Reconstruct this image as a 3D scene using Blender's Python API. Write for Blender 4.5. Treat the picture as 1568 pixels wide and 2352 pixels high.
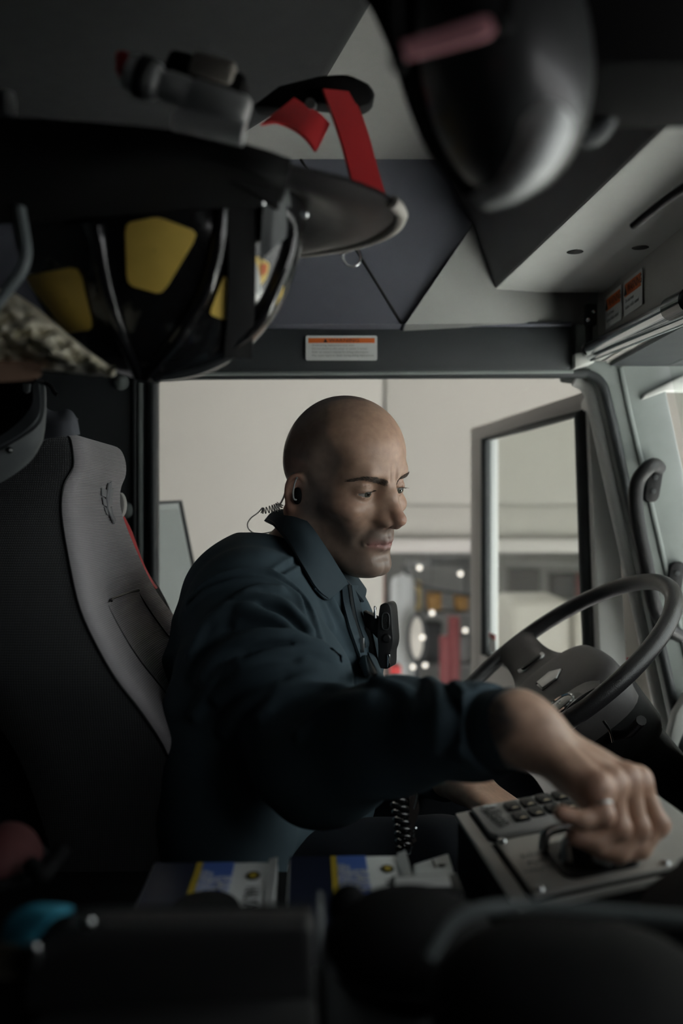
import bpy, bmesh, math, random
import numpy as np
from mathutils import Vector, Matrix

for o in list(bpy.data.objects):
    bpy.data.objects.remove(o)
scene = bpy.context.scene
COL = scene.collection

# ------------------------------------------------------------------ camera
F = 35.0 / 36.0 * 2352.0          # focal length in photo pixels
CZ = 1.20                         # eye height above the cab floor
cam_d = bpy.data.cameras.new('camera')
cam_d.sensor_fit = 'VERTICAL'
cam_d.sensor_height = 36.0
cam_d.sensor_width = 24.0
cam_d.lens = 35.0
cam_d.clip_start = 0.02
cam_d.dof.use_dof = True
cam_d.dof.focus_distance = 1.28
cam_d.dof.aperture_fstop = 3.1
cam = bpy.data.objects.new('camera', cam_d)
cam.location = (0, 0, CZ)
cam.rotation_euler = (math.pi / 2, 0, 0)
COL.objects.link(cam)
scene.camera = cam

# ------------------------------------------------------------------ world, light, exposure
world = bpy.data.worlds.new('world')
scene.world = world
world.use_nodes = True
bg = world.node_tree.nodes['Background']
bg.inputs['Color'].default_value = (0.94, 0.98, 1.0, 1)
bg.inputs['Strength'].default_value = 3.0
vs = scene.view_settings
vs.view_transform = 'Standard'
vs.look = 'None'
vs.exposure = -0.08
vs.gamma = 1.0
vs.use_curve_mapping = False


def portal(name, center, sx, sy, direction):
    l = bpy.data.lights.new(name, 'AREA')
    l.shape = 'RECTANGLE'
    l.size = sx
    l.size_y = sy
    l.cycles.is_portal = True
    o = bpy.data.objects.new(name, l)
    o.location = center
    o.rotation_euler = Vector(direction).to_track_quat('-Z', 'Y').to_euler()
    COL.objects.link(o)
    return o


sun_d = bpy.data.lights.new('sun', 'SUN')
sun_d.energy = 66.0
sun_d.angle = 0.02
sun_d.color = (1.0, 0.985, 0.96)
sun = bpy.data.objects.new('sun', sun_d)
sun.rotation_euler = Vector((-0.36, 0.10, -0.93)).to_track_quat('-Z', 'Y').to_euler()
COL.objects.link(sun)
portal('windshield_daylight', (0.66, 1.17, 1.12), 1.17, 0.72, (-1, 0, -0.2))
portal('windshield_strip_daylight', (0.605, 0.08, 1.34), 1.06, 0.24, (-1, 0, -0.2))
portal('doorway_daylight', (0.1, 1.84, 0.72), 1.2, 1.6, (0, -1, 0))


# ------------------------------------------------------------------ helpers
def P(px, py, Y):
    """a point at distance Y, on the ray of photo pixel (px, py)"""
    return Vector(((px - 784.0) / F * Y, Y, CZ + (1176.0 - py) / F * Y))


def link(name, me, mat=None, parent=None):
    o = bpy.data.objects.new(name, me)
    COL.objects.link(o)
    if mat is not None and not me.materials:
        me.materials.append(mat)
    if parent is not None:
        o.parent = parent
        o.matrix_parent_inverse = WORLD[parent.name].inverted()
    WORLD[o.name] = Matrix.Identity(4)
    return o


WORLD = {}


def thing(name, label, cat, loc, group=None):
    o = bpy.data.objects.new(name, None)
    COL.objects.link(o)
    o.empty_display_size = 0.05
    o.location = loc
    WORLD[o.name] = Matrix.Translation(Vector(loc))
    tag(o, label, cat, group)
    return o


def tag(o, label=None, cat=None, group=None, kind=None):
    if label:
        o['label'] = label
    if cat:
        o['category'] = cat
    if group:
        o['group'] = group
    if kind:
        o['kind'] = kind
    return o


def struct(o):
    o['kind'] = 'structure'
    return o


def mesh(name, verts, faces, mat=None, parent=None, smooth=False, auto=None):
    me = bpy.data.meshes.new(name)
    me.from_pydata([tuple(v) for v in verts], [], [tuple(f) for f in faces])
    me.update()
    if smooth:
        me.polygons.foreach_set('use_smooth', [True] * len(me.polygons))
    if auto is not None:
        sharp_by_angle(me, auto)
    return link(name, me, mat, parent)


def sharp_by_angle(me, deg):
    me.polygons.foreach_set('use_smooth', [True] * len(me.polygons))
    bm = bmesh.new()
    bm.from_mesh(me)
    lim = math.radians(deg)
    for e in bm.edges:
        if len(e.link_faces) == 2:
            e.smooth = e.calc_face_angle(0.0) < lim
    bm.to_mesh(me)
    bm.free()


def from_bm(name, bm, mat=None, parent=None, auto=40, bevel=0.0, seg=2):
    bmesh.ops.recalc_face_normals(bm, faces=bm.faces[:])
    if bevel > 0:
        es = [e for e in bm.edges if len(e.link_faces) == 2 and e.calc_face_angle(0.0) > 0.5]
        bmesh.ops.bevel(bm, geom=es, offset=bevel, segments=seg, affect='EDGES', profile=0.5, clamp_overlap=True)
    me = bpy.data.meshes.new(name)
    bm.to_mesh(me)
    bm.free()
    if auto is not None:
        sharp_by_angle(me, auto)
    return link(name, me, mat, parent)


def add_box(bm, c, s, rot=None):
    m = Matrix.Translation(Vector(c))
    if rot is not None:
        m = m @ rot.to_4x4()
    m = m @ Matrix.Diagonal((s[0], s[1], s[2], 1))
    bmesh.ops.create_cube(bm, size=1.0, matrix=m)


def box(name, c, s, mat, parent=None, rot=None, bevel=0.004, seg=2):
    bm = bmesh.new()
    add_box(bm, c, s, rot)
    return from_bm(name, bm, mat, parent, 40, min(bevel, 0.45 * min(s)), seg)


def slab(name, pts, offset, mat, parent=None, bevel=0.002, seg=2, auto=40):
    """closed prism: polygon pts swept by the vector offset"""
    bm = bmesh.new()
    off = Vector(offset)
    a = [bm.verts.new(Vector(p)) for p in pts]
    b = [bm.verts.new(Vector(p) + off) for p in pts]
    n = len(pts)
    bm.faces.new(a)
    bm.faces.new(b[::-1])
    for i in range(n):
        bm.faces.new((a[i], b[i], b[(i + 1) % n], a[(i + 1) % n]))
    return from_bm(name, bm, mat, parent, auto, bevel, seg)


def spline(pts, n=8, closed=False):
    """Catmull-Rom through pts (any dimension)"""
    p = np.array([list(q) for q in pts], float)
    m = len(p)
    out = []
    rng = m if closed else m - 1
    for i in range(rng):
        p1, p2 = p[i], p[(i + 1) % m]
        p0 = p[i - 1] if (i > 0 or closed) else 2 * p1 - p2
        p3 = p[(i + 2) % m] if (i + 2 < m or closed) else 2 * p2 - p1
        for k in range(n):
            t = k / n
            out.append(0.5 * ((2 * p1) + (-p0 + p2) * t + (2 * p0 - 5 * p1 + 4 * p2 - p3) * t * t + (-p0 + 3 * p1 - 3 * p2 + p3) * t ** 3))
    if not closed:
        out.append(p[-1])
    return np.array(out)


def frames(c, closed=False, up=None):
    c = np.asarray(c, float)
    n = len(c)
    if closed:
        t = np.roll(c, -1, 0) - np.roll(c, 1, 0)
    else:
        t = np.gradient(c, axis=0)
    t /= np.maximum(np.linalg.norm(t, axis=1, keepdims=True), 1e-9)
    nn = np.zeros_like(c)
    u = np.array(up if up is not None else (0.13, 0.27, 0.95), float)
    if up is not None:
        for i in range(n):
            v = u - t[i] * (u @ t[i])
            nn[i] = v / max(np.linalg.norm(v), 1e-9)
    else:
        if abs(t[0] @ u) > 0.9:
            u = np.array((1.0, 0.1, 0.0))
        v = u - t[0] * (u @ t[0])
        nn[0] = v / np.linalg.norm(v)
        for i in range(1, n):
            v = nn[i - 1] - t[i] * (nn[i - 1] @ t[i])
            nn[i] = v / max(np.linalg.norm(v), 1e-9)
    b = np.cross(t, nn)
    return t, nn, b


def sweep(name, c, section, mat, parent=None, closed=False, up=None, scale=None, cap=True, smooth=True, auto=None):
    """section: list of (u, v) swept along the centres c"""
    c = np.asarray([list(q) for q in c], float)
    t, nn, b = frames(c, closed, up)
    n, k = len(c), len(section)
    sec = np.array(section, float)
    vs_ = []
    for i in range(n):
        s = 1.0 if scale is None else scale[i]
        if np.ndim(s) == 0:
            s = (s, s)
        for (u, v) in sec:
            vs_.append(c[i] + nn[i] * u * s[0] + b[i] * v * s[1])
    fs = []
    rng = n if closed else n - 1
    for i in range(rng):
        i2 = (i + 1) % n
        for j in range(k):
            j2 = (j + 1) % k
            fs.append((i * k + j, i * k + j2, i2 * k + j2, i2 * k + j))
    if cap and not closed:
        fs.append(tuple(range(k))[::-1])
        fs.append(tuple((n - 1) * k + j for j in range(k)))
    me = bpy.data.meshes.new(name)
    me.from_pydata([tuple(v) for v in vs_], [], fs)
    me.update()
    bm = bmesh.new()
    bm.from_mesh(me)
    bmesh.ops.recalc_face_normals(bm, faces=bm.faces[:])
    bm.to_mesh(me)
    bm.free()
    if auto is not None:
        sharp_by_angle(me, auto)
    elif smooth:
        sharp_by_angle(me, 60)
    return link(name, me, mat, parent)


def circle(r, n=12, ry=None):
    ry = r if ry is None else ry
    return [(r * math.cos(2 * math.pi * i / n), ry * math.sin(2 * math.pi * i / n)) for i in range(n)]


def tube(name, pts, r, mat, parent=None, n=12, sub=8, closed=False, radii=None):
    if sub > 1:
        c = spline(pts, sub, closed)
    else:
        c = np.array([list(p) for p in pts], float)
    sc = None
    if radii is not None:
        rr = spline([(q,) for q in radii], sub, closed)[:, 0] if sub > 1 else np.array(radii)
        sc = rr / r
    return sweep(name, c, circle(r, n), mat, parent, closed, None, sc)


def rrect(w, h, r, n=4):
    out = []
    for (cx, cy, a0) in ((w / 2 - r, h / 2 - r, 0), (-w / 2 + r, h / 2 - r, 90), (-w / 2 + r, -h / 2 + r, 180), (w / 2 - r, -h / 2 + r, 270)):
        for i in range(n + 1):
            a = math.radians(a0 + 90 * i / n)
            out.append((cx + r * math.cos(a), cy + r * math.sin(a)))
    return out


def frame3(o, x, y):
    """orthonormal matrix with origin o, x axis along x, y near y"""
    x = Vector(x).normalized()
    z = x.cross(Vector(y)).normalized()
    y = z.cross(x)
    m = Matrix((x, y, z)).transposed().to_4x4()
    m.translation = Vector(o)
    return m


def lathe(name, prof, mtx, mat, parent=None, n=32, arc=None, auto=35):
    """prof: list of (radius, height) turned about the z axis of mtx"""
    vs_, fs = [], []
    k = len(prof)
    full = arc is None
    a0, a1 = (0, 2 * math.pi) if full else arc
    m = n if full else n + 1
    for i in range(m):
        a = a0 + (a1 - a0) * i / n
        for (r, h) in prof:
            vs_.append(mtx @ Vector((r * math.cos(a), r * math.sin(a), h)))
    for i in range(n):
        i2 = (i + 1) % m
        for j in range(k - 1):
            fs.append((i * k + j, i2 * k + j, i2 * k + j + 1, i * k + j + 1))
    bm = bmesh.new()
    bv = [bm.verts.new(v) for v in vs_]
    for f in fs:
        try:
            bm.faces.new([bv[q] for q in f])
        except ValueError:
            pass
    bmesh.ops.remove_doubles(bm, verts=bm.verts[:], dist=1e-6)
    return from_bm(name, bm, mat, parent, auto)


def sheet(name, rows, mat, parent=None, thick=0.0, smooth=True, sub=0):
    """surface through a grid of points (rows of equal length), optionally smoothed by splines and given a thickness"""
    g = np.array([[list(p) for p in r] for r in rows], float)
    if sub:
        g = np.array([spline(r, sub) for r in g])
        g = np.array([spline(g[:, j], sub) for j in range(g.shape[1])]).transpose(1, 0, 2)
    R, C = g.shape[:2]
    du = np.gradient(g, axis=0)
    dv = np.gradient(g, axis=1)
    nr = np.cross(du, dv)
    nr /= np.maximum(np.linalg.norm(nr, axis=2, keepdims=True), 1e-9)
    vs_ = [tuple(v) for v in g.reshape(-1, 3)]
    fs = [(i * C + j, i * C + j + 1, (i + 1) * C + j + 1, (i + 1) * C + j) for i in range(R - 1) for j in range(C - 1)]
    if thick:
        n0 = R * C
        vs_ += [tuple(v) for v in (g - nr * thick).reshape(-1, 3)]
        fs += [(n0 + f[0], n0 + f[3], n0 + f[2], n0 + f[1]) for f in fs[:]]
        ring = [j for j in range(C)] + [i * C + C - 1 for i in range(1, R)] + [(R - 1) * C + j for j in range(C - 2, -1, -1)] + [i * C for i in range(R - 2, 0, -1)]
        m = len(ring)
        for i in range(m):
            a, b = ring[i], ring[(i + 1) % m]
            fs.append((a, a + n0, b + n0, b))
    me = bpy.data.meshes.new(name)
    me.from_pydata(vs_, [], fs)
    me.update()
    bm = bmesh.new()
    bm.from_mesh(me)
    bmesh.ops.recalc_face_normals(bm, faces=bm.faces[:])
    bm.to_mesh(me)
    bm.free()
    sharp_by_angle(me, 50 if smooth else 5)
    return link(name, me, mat, parent)


def text(name, body, mtx, size, mat, parent=None, depth=0.0004, align='CENTER', sx=1.0):
    cu = bpy.data.curves.new(name, 'FONT')
    cu.body = body
    cu.size = size
    cu.align_x = align
    cu.align_y = 'CENTER'
    cu.extrude = depth
    cu.resolution_u = 2
    tmp = bpy.data.objects.new(name + '_src', cu)
    COL.objects.link(tmp)
    me = bpy.data.meshes.new_from_object(tmp)
    bpy.data.objects.remove(tmp)
    me.transform(mtx @ Matrix.Diagonal((sx, 1, 1, 1)))
    me.name = name
    return link(name, me, mat, parent)


# ------------------------------------------------------------------ materials
def mat(name, color, rough=0.5, metal=0.0, var=0.0, vscale=8.0, bump=0.0, bscale=200.0, spec=0.5, sheen=0.0, coat=0.0, stretch=None, emit=0.0):
    m = bpy.data.materials.new(name)
    m.use_nodes = True
    nt = m.node_tree
    b = nt.nodes['Principled BSDF']
    b.inputs['Base Color'].default_value = (*color, 1)
    b.inputs['Roughness'].default_value = rough
    b.inputs['Metallic'].default_value = metal
    b.inputs['Specular IOR Level'].default_value = spec
    if sheen:
        b.inputs['Sheen Weight'].default_value = sheen
        b.inputs['Sheen Roughness'].default_value = 0.5
    if coat:
        b.inputs['Coat Weight'].default_value = coat
        b.inputs['Coat Roughness'].default_value = 0.08
    if emit:
        b.inputs['Emission Color'].default_value = (*color, 1)
        b.inputs['Emission Strength'].default_value = emit
    tc = nt.nodes.new('ShaderNodeTexCoord')
    src = tc.outputs['Object']
    if stretch:
        mp = nt.nodes.new('ShaderNodeMapping')
        mp.inputs['Scale'].default_value = stretch
        nt.links.new(src, mp.inputs['Vector'])
        src = mp.outputs['Vector']
    if var:
        nz = nt.nodes.new('ShaderNodeTexNoise')
        nz.inputs['Scale'].default_value = vscale
        nz.inputs['Detail'].default_value = 6
        nt.links.new(src, nz.inputs['Vector'])
        mx = nt.nodes.new('ShaderNodeMix')
        mx.data_type = 'RGBA'
        mx.inputs['A'].default_value = (*[max(0, c * (1 - var)) for c in color], 1)
        mx.inputs['B'].default_value = (*[min(1, c * (1 + var)) for c in color], 1)
        nt.links.new(nz.outputs['Fac'], mx.inputs['Factor'])
        nt.links.new(mx.outputs['Result'], b.inputs['Base Color'])
        rr = nt.nodes.new('ShaderNodeMapRange')
        rr.inputs['To Min'].default_value = max(0.0, rough - 0.06)
        rr.inputs['To Max'].default_value = min(1.0, rough + 0.06)
        nt.links.new(nz.outputs['Fac'], rr.inputs['Value'])
        nt.links.new(rr.outputs['Result'], b.inputs['Roughness'])
    if bump:
        nb = nt.nodes.new('ShaderNodeTexNoise')
        nb.inputs['Scale'].default_value = bscale
        nb.inputs['Detail'].default_value = 3
        nt.links.new(src, nb.inputs['Vector'])
        bp = nt.nodes.new('ShaderNodeBump')
        bp.inputs['Strength'].default_value = bump
        bp.inputs['Distance'].default_value = 0.001
        nt.links.new(nb.outputs['Fac'], bp.inputs['Height'])
        nt.links.new(bp.outputs['Normal'], b.inputs['Normal'])
    return m


def glass_mat(name, tint=(0.9, 0.95, 0.94), mix=0.93, rough=0.02):
    m = bpy.data.materials.new(name)
    m.use_nodes = True
    nt = m.node_tree
    for n in list(nt.nodes):
        nt.nodes.remove(n)
    out = nt.nodes.new('ShaderNodeOutputMaterial')
    tr = nt.nodes.new('ShaderNodeBsdfTransparent')
    tr.inputs['Color'].default_value = (*tint, 1)
    gl = nt.nodes.new('ShaderNodeBsdfGlossy')
    gl.inputs['Roughness'].default_value = rough
    fn = nt.nodes.new('ShaderNodeFresnel')
    fn.inputs['IOR'].default_value = 1.45
    ge = nt.nodes.new('ShaderNodeNewGeometry')
    sb_ = nt.nodes.new('ShaderNodeMath')
    sb_.operation = 'SUBTRACT'
    sb_.inputs[0].default_value = 1.0
    nt.links.new(ge.outputs['Backfacing'], sb_.inputs[1])
    fr = nt.nodes.new('ShaderNodeMath')
    fr.operation = 'MULTIPLY'
    nt.links.new(fn.outputs['Fac'], fr.inputs[0])
    nt.links.new(sb_.outputs[0], fr.inputs[1])
    mx = nt.nodes.new('ShaderNodeMixShader')
    nt.links.new(fr.outputs[0], mx.inputs['Fac'])
    nt.links.new(tr.outputs['BSDF'], mx.inputs[1])
    nt.links.new(gl.outputs['BSDF'], mx.inputs[2])
    nt.links.new(mx.outputs['Shader'], out.inputs['Surface'])
    return m


def rib_mat(name, color, scale, axis, rough=0.85, depth=0.0006, dots=False):
    """woven fabric with fine ribs across one axis"""
    m = mat(name, color, rough, var=0.12, vscale=30, sheen=0.3)
    nt = m.node_tree
    b = nt.nodes['Principled BSDF']
    tc = [n for n in nt.nodes if n.type == 'TEX_COORD'][0]
    wv = nt.nodes.new('ShaderNodeTexWave')
    wv.wave_type = 'BANDS'
    wv.bands_direction = axis
    wv.inputs['Scale'].default_value = scale
    wv.inputs['Distortion'].default_value = 0.6
    wv.inputs['Detail'].default_value = 1.0
    nt.links.new(tc.outputs['Object'], wv.inputs['Vector'])
    h = wv.outputs['Fac']
    if dots:
        w2 = nt.nodes.new('ShaderNodeTexWave')
        w2.wave_type = 'BANDS'
        w2.bands_direction = 'X'
        w2.inputs['Scale'].default_value = scale
        nt.links.new(tc.outputs['Object'], w2.inputs['Vector'])
        mu = nt.nodes.new('ShaderNodeMath')
        mu.operation = 'MULTIPLY'
        nt.links.new(h, mu.inputs[0])
        nt.links.new(w2.outputs['Fac'], mu.inputs[1])
        h = mu.outputs[0]
    bp = nt.nodes.new('ShaderNodeBump')
    bp.inputs['Strength'].default_value = 0.9
    bp.inputs['Distance'].default_value = depth
    nt.links.new(h, bp.inputs['Height'])
    nt.links.new(bp.outputs['Normal'], b.inputs['Normal'])
    col = [l.from_socket for l in nt.links if l.to_socket == b.inputs['Base Color']][0]
    m2 = nt.nodes.new('ShaderNodeMix')
    m2.data_type = 'RGBA'
    m2.blend_type = 'MULTIPLY'
    m2.inputs['Factor'].default_value = 0.55
    nt.links.new(col, m2.inputs['A'])
    nt.links.new(h, m2.inputs['B'])
    nt.links.new(m2.outputs['Result'], b.inputs['Base Color'])
    return m


M = {}
M['dark_trim'] = mat('dark_trim', (0.022, 0.026, 0.029), 0.62, var=0.15, vscale=20, bump=0.15, bscale=900)
M['headliner'] = mat('headliner', (0.25, 0.25, 0.243), 0.8, var=0.06, vscale=60, bump=0.3, bscale=1200)
M['roof_vinyl'] = mat('roof_vinyl', (0.095, 0.10, 0.125), 0.6, var=0.1, vscale=40, bump=0.2, bscale=1500)
M['console_grey'] = mat('console_grey', (0.52, 0.535, 0.52), 0.6, var=0.06, vscale=30, bump=0.15, bscale=1500)
M['console_dark'] = mat('console_dark', (0.09, 0.09, 0.095), 0.6, var=0.08, vscale=30, bump=0.2, bscale=1500)
M['pillar_grey'] = mat('pillar_grey', (0.19, 0.212, 0.206), 0.7, var=0.22, vscale=14, bump=0.3, bscale=900)
M['light_grey'] = mat('light_grey', (0.42, 0.43, 0.41), 0.55, var=0.08, vscale=12)
M['black'] = mat('black_plastic', (0.010, 0.010, 0.011), 0.48, var=0.2, vscale=30, bump=0.1, bscale=800, spec=0.3)
M['black_matte'] = mat('black_matte', (0.006, 0.006, 0.0065), 0.8, var=0.2, vscale=30, spec=0.15)
M['black_gloss'] = mat('black_gloss', (0.010, 0.010, 0.011), 0.16, var=0.2, vscale=12, coat=0.4)
M['rubber'] = mat('rubber', (0.02, 0.024, 0.026), 0.55, var=0.2, vscale=40)
M['chrome'] = mat('chrome', (0.72, 0.74, 0.76), 0.12, 1.0, var=0.04, vscale=30)
M['steel'] = mat('steel', (0.45, 0.46, 0.46), 0.32, 1.0, var=0.1, vscale=60)
M['brushed'] = mat('brushed_panel', (0.46, 0.45, 0.425), 0.42, 0.25, var=0.1, vscale=50, bump=0.1, bscale=1200)
M['red_paint'] = mat('red_paint', (0.38, 0.024, 0.028), 0.42, var=0.1, vscale=20)
M['red_web'] = mat('red_webbing', (0.55, 0.05, 0.055), 0.75, var=0.12, vscale=80, bump=0.3, bscale=900)
M['yellow'] = mat('reflective_yellow', (0.80, 0.57, 0.12), 0.42, var=0.12, vscale=60, bump=0.1, bscale=1500)
M['white_paper'] = mat('white_paper', (0.62, 0.64, 0.63), 0.6, var=0.04, vscale=30)
M['orange'] = mat('orange_print', (0.62, 0.13, 0.02), 0.6, var=0.05, vscale=30)
M['ink'] = mat('black_ink', (0.015, 0.015, 0.015), 0.6, var=0.1, vscale=30)
M['grey_ink'] = mat('grey_ink', (0.22, 0.22, 0.22), 0.6, var=0.1, vscale=30)
M['cream'] = mat('cream_paint', (0.380, 0.372, 0.336), 0.6, var=0.03, vscale=3)
M['cream_light'] = mat('cream_light', (0.47, 0.455, 0.43), 0.55, var=0.03, vscale=3)
M['asphalt'] = mat('asphalt', (0.05, 0.05, 0.052), 0.8, var=0.2, vscale=2, bump=0.3, bscale=40)
M['concrete'] = mat('concrete', (0.45, 0.45, 0.445), 0.7, var=0.15, vscale=3, bump=0.2, bscale=60)
M['door_metal'] = mat('door_metal', (0.50, 0.485, 0.47), 0.45, 0.0, var=0.05, vscale=8)
M['door_light'] = mat('door_light', (0.82, 0.83, 0.81), 0.5, var=0.04, vscale=8)
M['glass'] = glass_mat('door_glass', (0.93, 0.95, 0.93))
M['smoke_glass'] = glass_mat('smoke_glass', (0.68, 0.72, 0.73), rough=0.15)
M['clear_plastic'] = glass_mat('clear_plastic', (0.86, 0.88, 0.88), rough=0.08)
# ------------------------------------------------------------------ the cab shell
def rel(z):
    return CZ + z


CEIL = rel(0.567)
YW = 1.74                                   # inner face of the driver-side wall
struct(box('floor', (-0.2, 0.6, -0.03), (2.2, 2.5, 0.06), M['black_matte'], bevel=0))
struct(box('wall_back', (-1.06, 0.6, 0.95), (0.08, 2.6, 1.9), M['dark_trim'], bevel=0))
struct(box('wall_right', (-0.2, -0.66, 0.95), (2.2, 0.08, 1.9), M['dark_trim'], bevel=0))
struct(box('ceiling', (-0.2, 0.52, CEIL + 0.02), (2.2, 2.4, 0.04), M['headliner'], bevel=0))

# driver-side wall: the door post with its trim, the header over the door and the windshield post
xl = P(345, 0, YW).x
wl = struct(slab('wall_left', [(-1.02, YW, 0), (xl, YW, 0), (xl, YW, rel(0.34)), (-1.02, YW, rel(0.34))], (0, 0.09, 0), M['dark_trim'], bevel=0.004))
tube('post_bead', [P(322, 2300, YW - 0.004), P(322, 1500, YW - 0.004), P(322, 880, YW - 0.004)], 0.0055, M['pillar_grey'], wl, sub=1)
tube('post_seal', [P(309, 2300, YW - 0.003), P(309, 1500, YW - 0.003), P(309, 870, YW - 0.003)], 0.005, M['rubber'], wl, sub=1)
for (bx_, by_) in ((278, 878), (293, 1172)):
    m_ = frame3(P(bx_, by_, YW - 0.001), (1, 0, 0), (0, 0, 1))
    m_ = m_ @ Matrix.Rotation(math.pi, 4, 'X') if (m_.to_3x3() @ Vector((0, 0, 1))).y > 0 else m_
    lathe('cover_button', [(0.0001, 0.010), (0.008, 0.0085), (0.0125, 0.004), (0.0145, 0)], m_, M['pillar_grey'], wl, n=24)

hd = struct(slab('trim_1', [P(-560, 748, 1.72), P(1312, 744, 1.72), P(1316, 846, 1.72), P(1300, 853, 1.72), P(-560, 857, 1.72)], (0, 0.10, 0), M['dark_trim'], bevel=0.006, seg=3))
tube('header_bead', [P(-500, 748, 1.714), P(560, 748, 1.714), P(1310, 745, 1.714)], 0.004, M['roof_vinyl'], hd, sub=1)
tube('lower_bead', [P(340, 859, 1.725), P(800, 857, 1.725), P(1316, 853, 1.725)], 0.0038, M['pillar_grey'], hd, sub=1)

# sloping roof sides above the header
T0, T1, T2 = Vector((-1.04, 1.68, CEIL)), P(690, 365, 1.60), P(1560, 365, 1.62)
B0, B1, B2 = P(-560, 750, 1.735), P(922, 744, 1.665), P(1320, 742, 1.735)
B3 = P(1560, 744, 1.735)
struct(slab('trim_2', [T0, T1, B1, B0], (0, 0.05, 0.0), M['roof_vinyl'], bevel=0))
R0, R1, R2 = P(930, 744, 1.655), P(1082, 520, 1.615), P(1150, 365, 1.60)
struct(slab('trim_3', [T1 + Vector((0.0012, 0, 0)), R2, R1, R0, B1 + Vector((0.0012, 0, 0))], (0, 0.12, 0.0), M['roof_vinyl'], bevel=0))
struct(slab('trim_6', [R0 + Vector((0.0008, 0, 0)), R1 + Vector((0.0008, 0, 0)), R2 + Vector((0.0008, 0, 0)), P(1560, 365, 1.70), B3, B2], (0, 0.12, 0.0), mat('roof_corner_lit', (0.20, 0.205, 0.20), 0.6, var=0.06, vscale=30, bump=0.15, bscale=1500), bevel=0))  # lighter grey than the vinyl beside it: the lit wedge put into colour
tube('roof_seam', [T1, (T1 + B1) / 2, B1], 0.0022, M['black'], bpy.data.objects['trim_3'], sub=1, n=8)

struct(slab('ceiling_shade_pad', [(-1.0, -0.58, CEIL - .0005), (0.05, -0.58, CEIL - .0005), (0.035, 1.05, CEIL - .0005), (-0.02, 1.25, CEIL - .0005), (-0.14, 1.42, CEIL - .0005), (-0.5, 1.50, CEIL - .0005), (-1.0, 1.50, CEIL - .0005)], (0, 0, -0.035), mat('ceiling_shade', (0.009, 0.010, 0.011), 0.75, var=0.1, vscale=40, bump=0.2, bscale=900), bevel=0.03, seg=6))  # near-black pad added in place of the ceiling's shade on the left
# windshield post
ap = struct(slab('wall_front', [P(1318, 742, YW), P(1640, 742, YW), P(1640, 884, YW), P(1527, 884, YW), P(1735, 1850, YW), P(1600, 1850, YW), P(1412, 960, YW), P(1395, 890, YW), P(1370, 866, YW), P(1318, 858, YW)], (0, 0.12, 0), M['pillar_grey'], bevel=0.005, seg=3))
tube('post_ridge', [P(1424, 846, YW - 0.001), P(1448, 960, YW - 0.001), P(1655, 1850, YW - 0.001)], 0.005, M['pillar_grey'], ap, sub=1)
slab('corner_cover', [P(1392, 832, YW - 0.012), P(1508, 828, YW - 0.012), P(1508, 806, YW - 0.012), P(1392, 808, YW - 0.012)], (0, 0.016, 0), M['light_grey'], ap, bevel=0.003)
slab('corner_cover_joint', [P(1445, 833, YW - 0.0125), P(1448, 833, YW - 0.0125), P(1448, 805, YW - 0.0125), P(1445, 805, YW - 0.0125)], (0, 0.004, 0), M['rubber'], ap, bevel=0)
slab('corner_block', [P(1320, 846, 1.70), P(1366, 832, 1.70), P(1366, 802, 1.70), P(1320, 812, 1.70)], (0, 0.04, 0), M['light_grey'], ap, bevel=0.003)
slab('post_flange', [P(1568, 862, YW - 0.01), P(1480, 905, YW - 0.01), P(1474, 918, YW - 0.01), P(1530, 898, YW - 0.01), P(1640, 900, YW - 0.01), P(1640, 862, YW - 0.01)], (0, 0.02, 0), M['light_grey'], ap, bevel=0.003)

slab('post_foot', [P(1532, 1722, 1.70), P(1548, 1740, 1.70), P(1600, 1610, 1.70), P(1586, 1585, 1.70), P(1552, 1640, 1.70)], (0, 0.03, 0), M['light_grey'], ap, bevel=0.004)
# door seal round the opening
seal = [P(350, 2350, YW - 0.004), P(350, 1400, YW - 0.004), P(350, 920, YW - 0.004), P(356, 876, YW - 0.004), P(392, 863, YW - 0.004), P(800, 860, YW - 0.004), P(1300, 858, YW - 0.004),
        P(1350, 860, YW - 0.004), P(1380, 880, YW - 0.004), P(1396, 930, YW - 0.004), P(1440, 1130, YW - 0.004), P(1515, 1470, YW - 0.004), P(1598, 1850, YW - 0.004)]
ds = struct(tube('trim_4', seal, 0.0085, M['rubber'], None, n=10, sub=5))
seal2 = [p + Vector((-0.012, 0.05, -0.004)) for p in seal[7:]]
tube('inner_bead', seal2, 0.011, M['door_light'], ds, n=8, sub=4)
seal3 = [p + Vector((-0.004, 0.09, -0.004)) for p in seal[7:]]
tube('outer_bead', seal3, 0.003, M['rubber'], ds, n=8, sub=4)

# windshield header (runs towards the camera), glass and the dash below it
fh = struct(slab('trim_5', [(0.452, -0.6, rel(0.262)), (0.446, 1.735, rel(0.262)), (0.446, 1.735, rel(0.40)), (0.452, -0.6, rel(0.40))], (0.05, 0, 0), M['brushed'], bevel=0.003))
slab('header_lip', [(0.444, -0.6, rel(0.262)), (0.438, 1.735, rel(0.262)), (0.438, 1.735, rel(0.285)), (0.444, -0.6, rel(0.285))], (0.02, 0, 0), M['light_grey'], fh, bevel=0.004)
struct(slab('wall_roof_front', [(0.47, -0.62, rel(0.255)), (0.47, 1.82, rel(0.255)), (0.47, 1.82, CEIL + 0.02), (0.47, -0.62, CEIL + 0.02)], (0.16, 0, 0), M['dark_trim'], bevel=0))
w1 = struct(slab('window_1', [(0.565, 0.60, rel(0.255)), (0.565, 1.72, rel(0.255)), (0.70, 1.72, rel(-0.42)), (0.70, 0.60, rel(-0.42))], (0.006, 0, 0.0), M['glass'], bevel=0))
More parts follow.
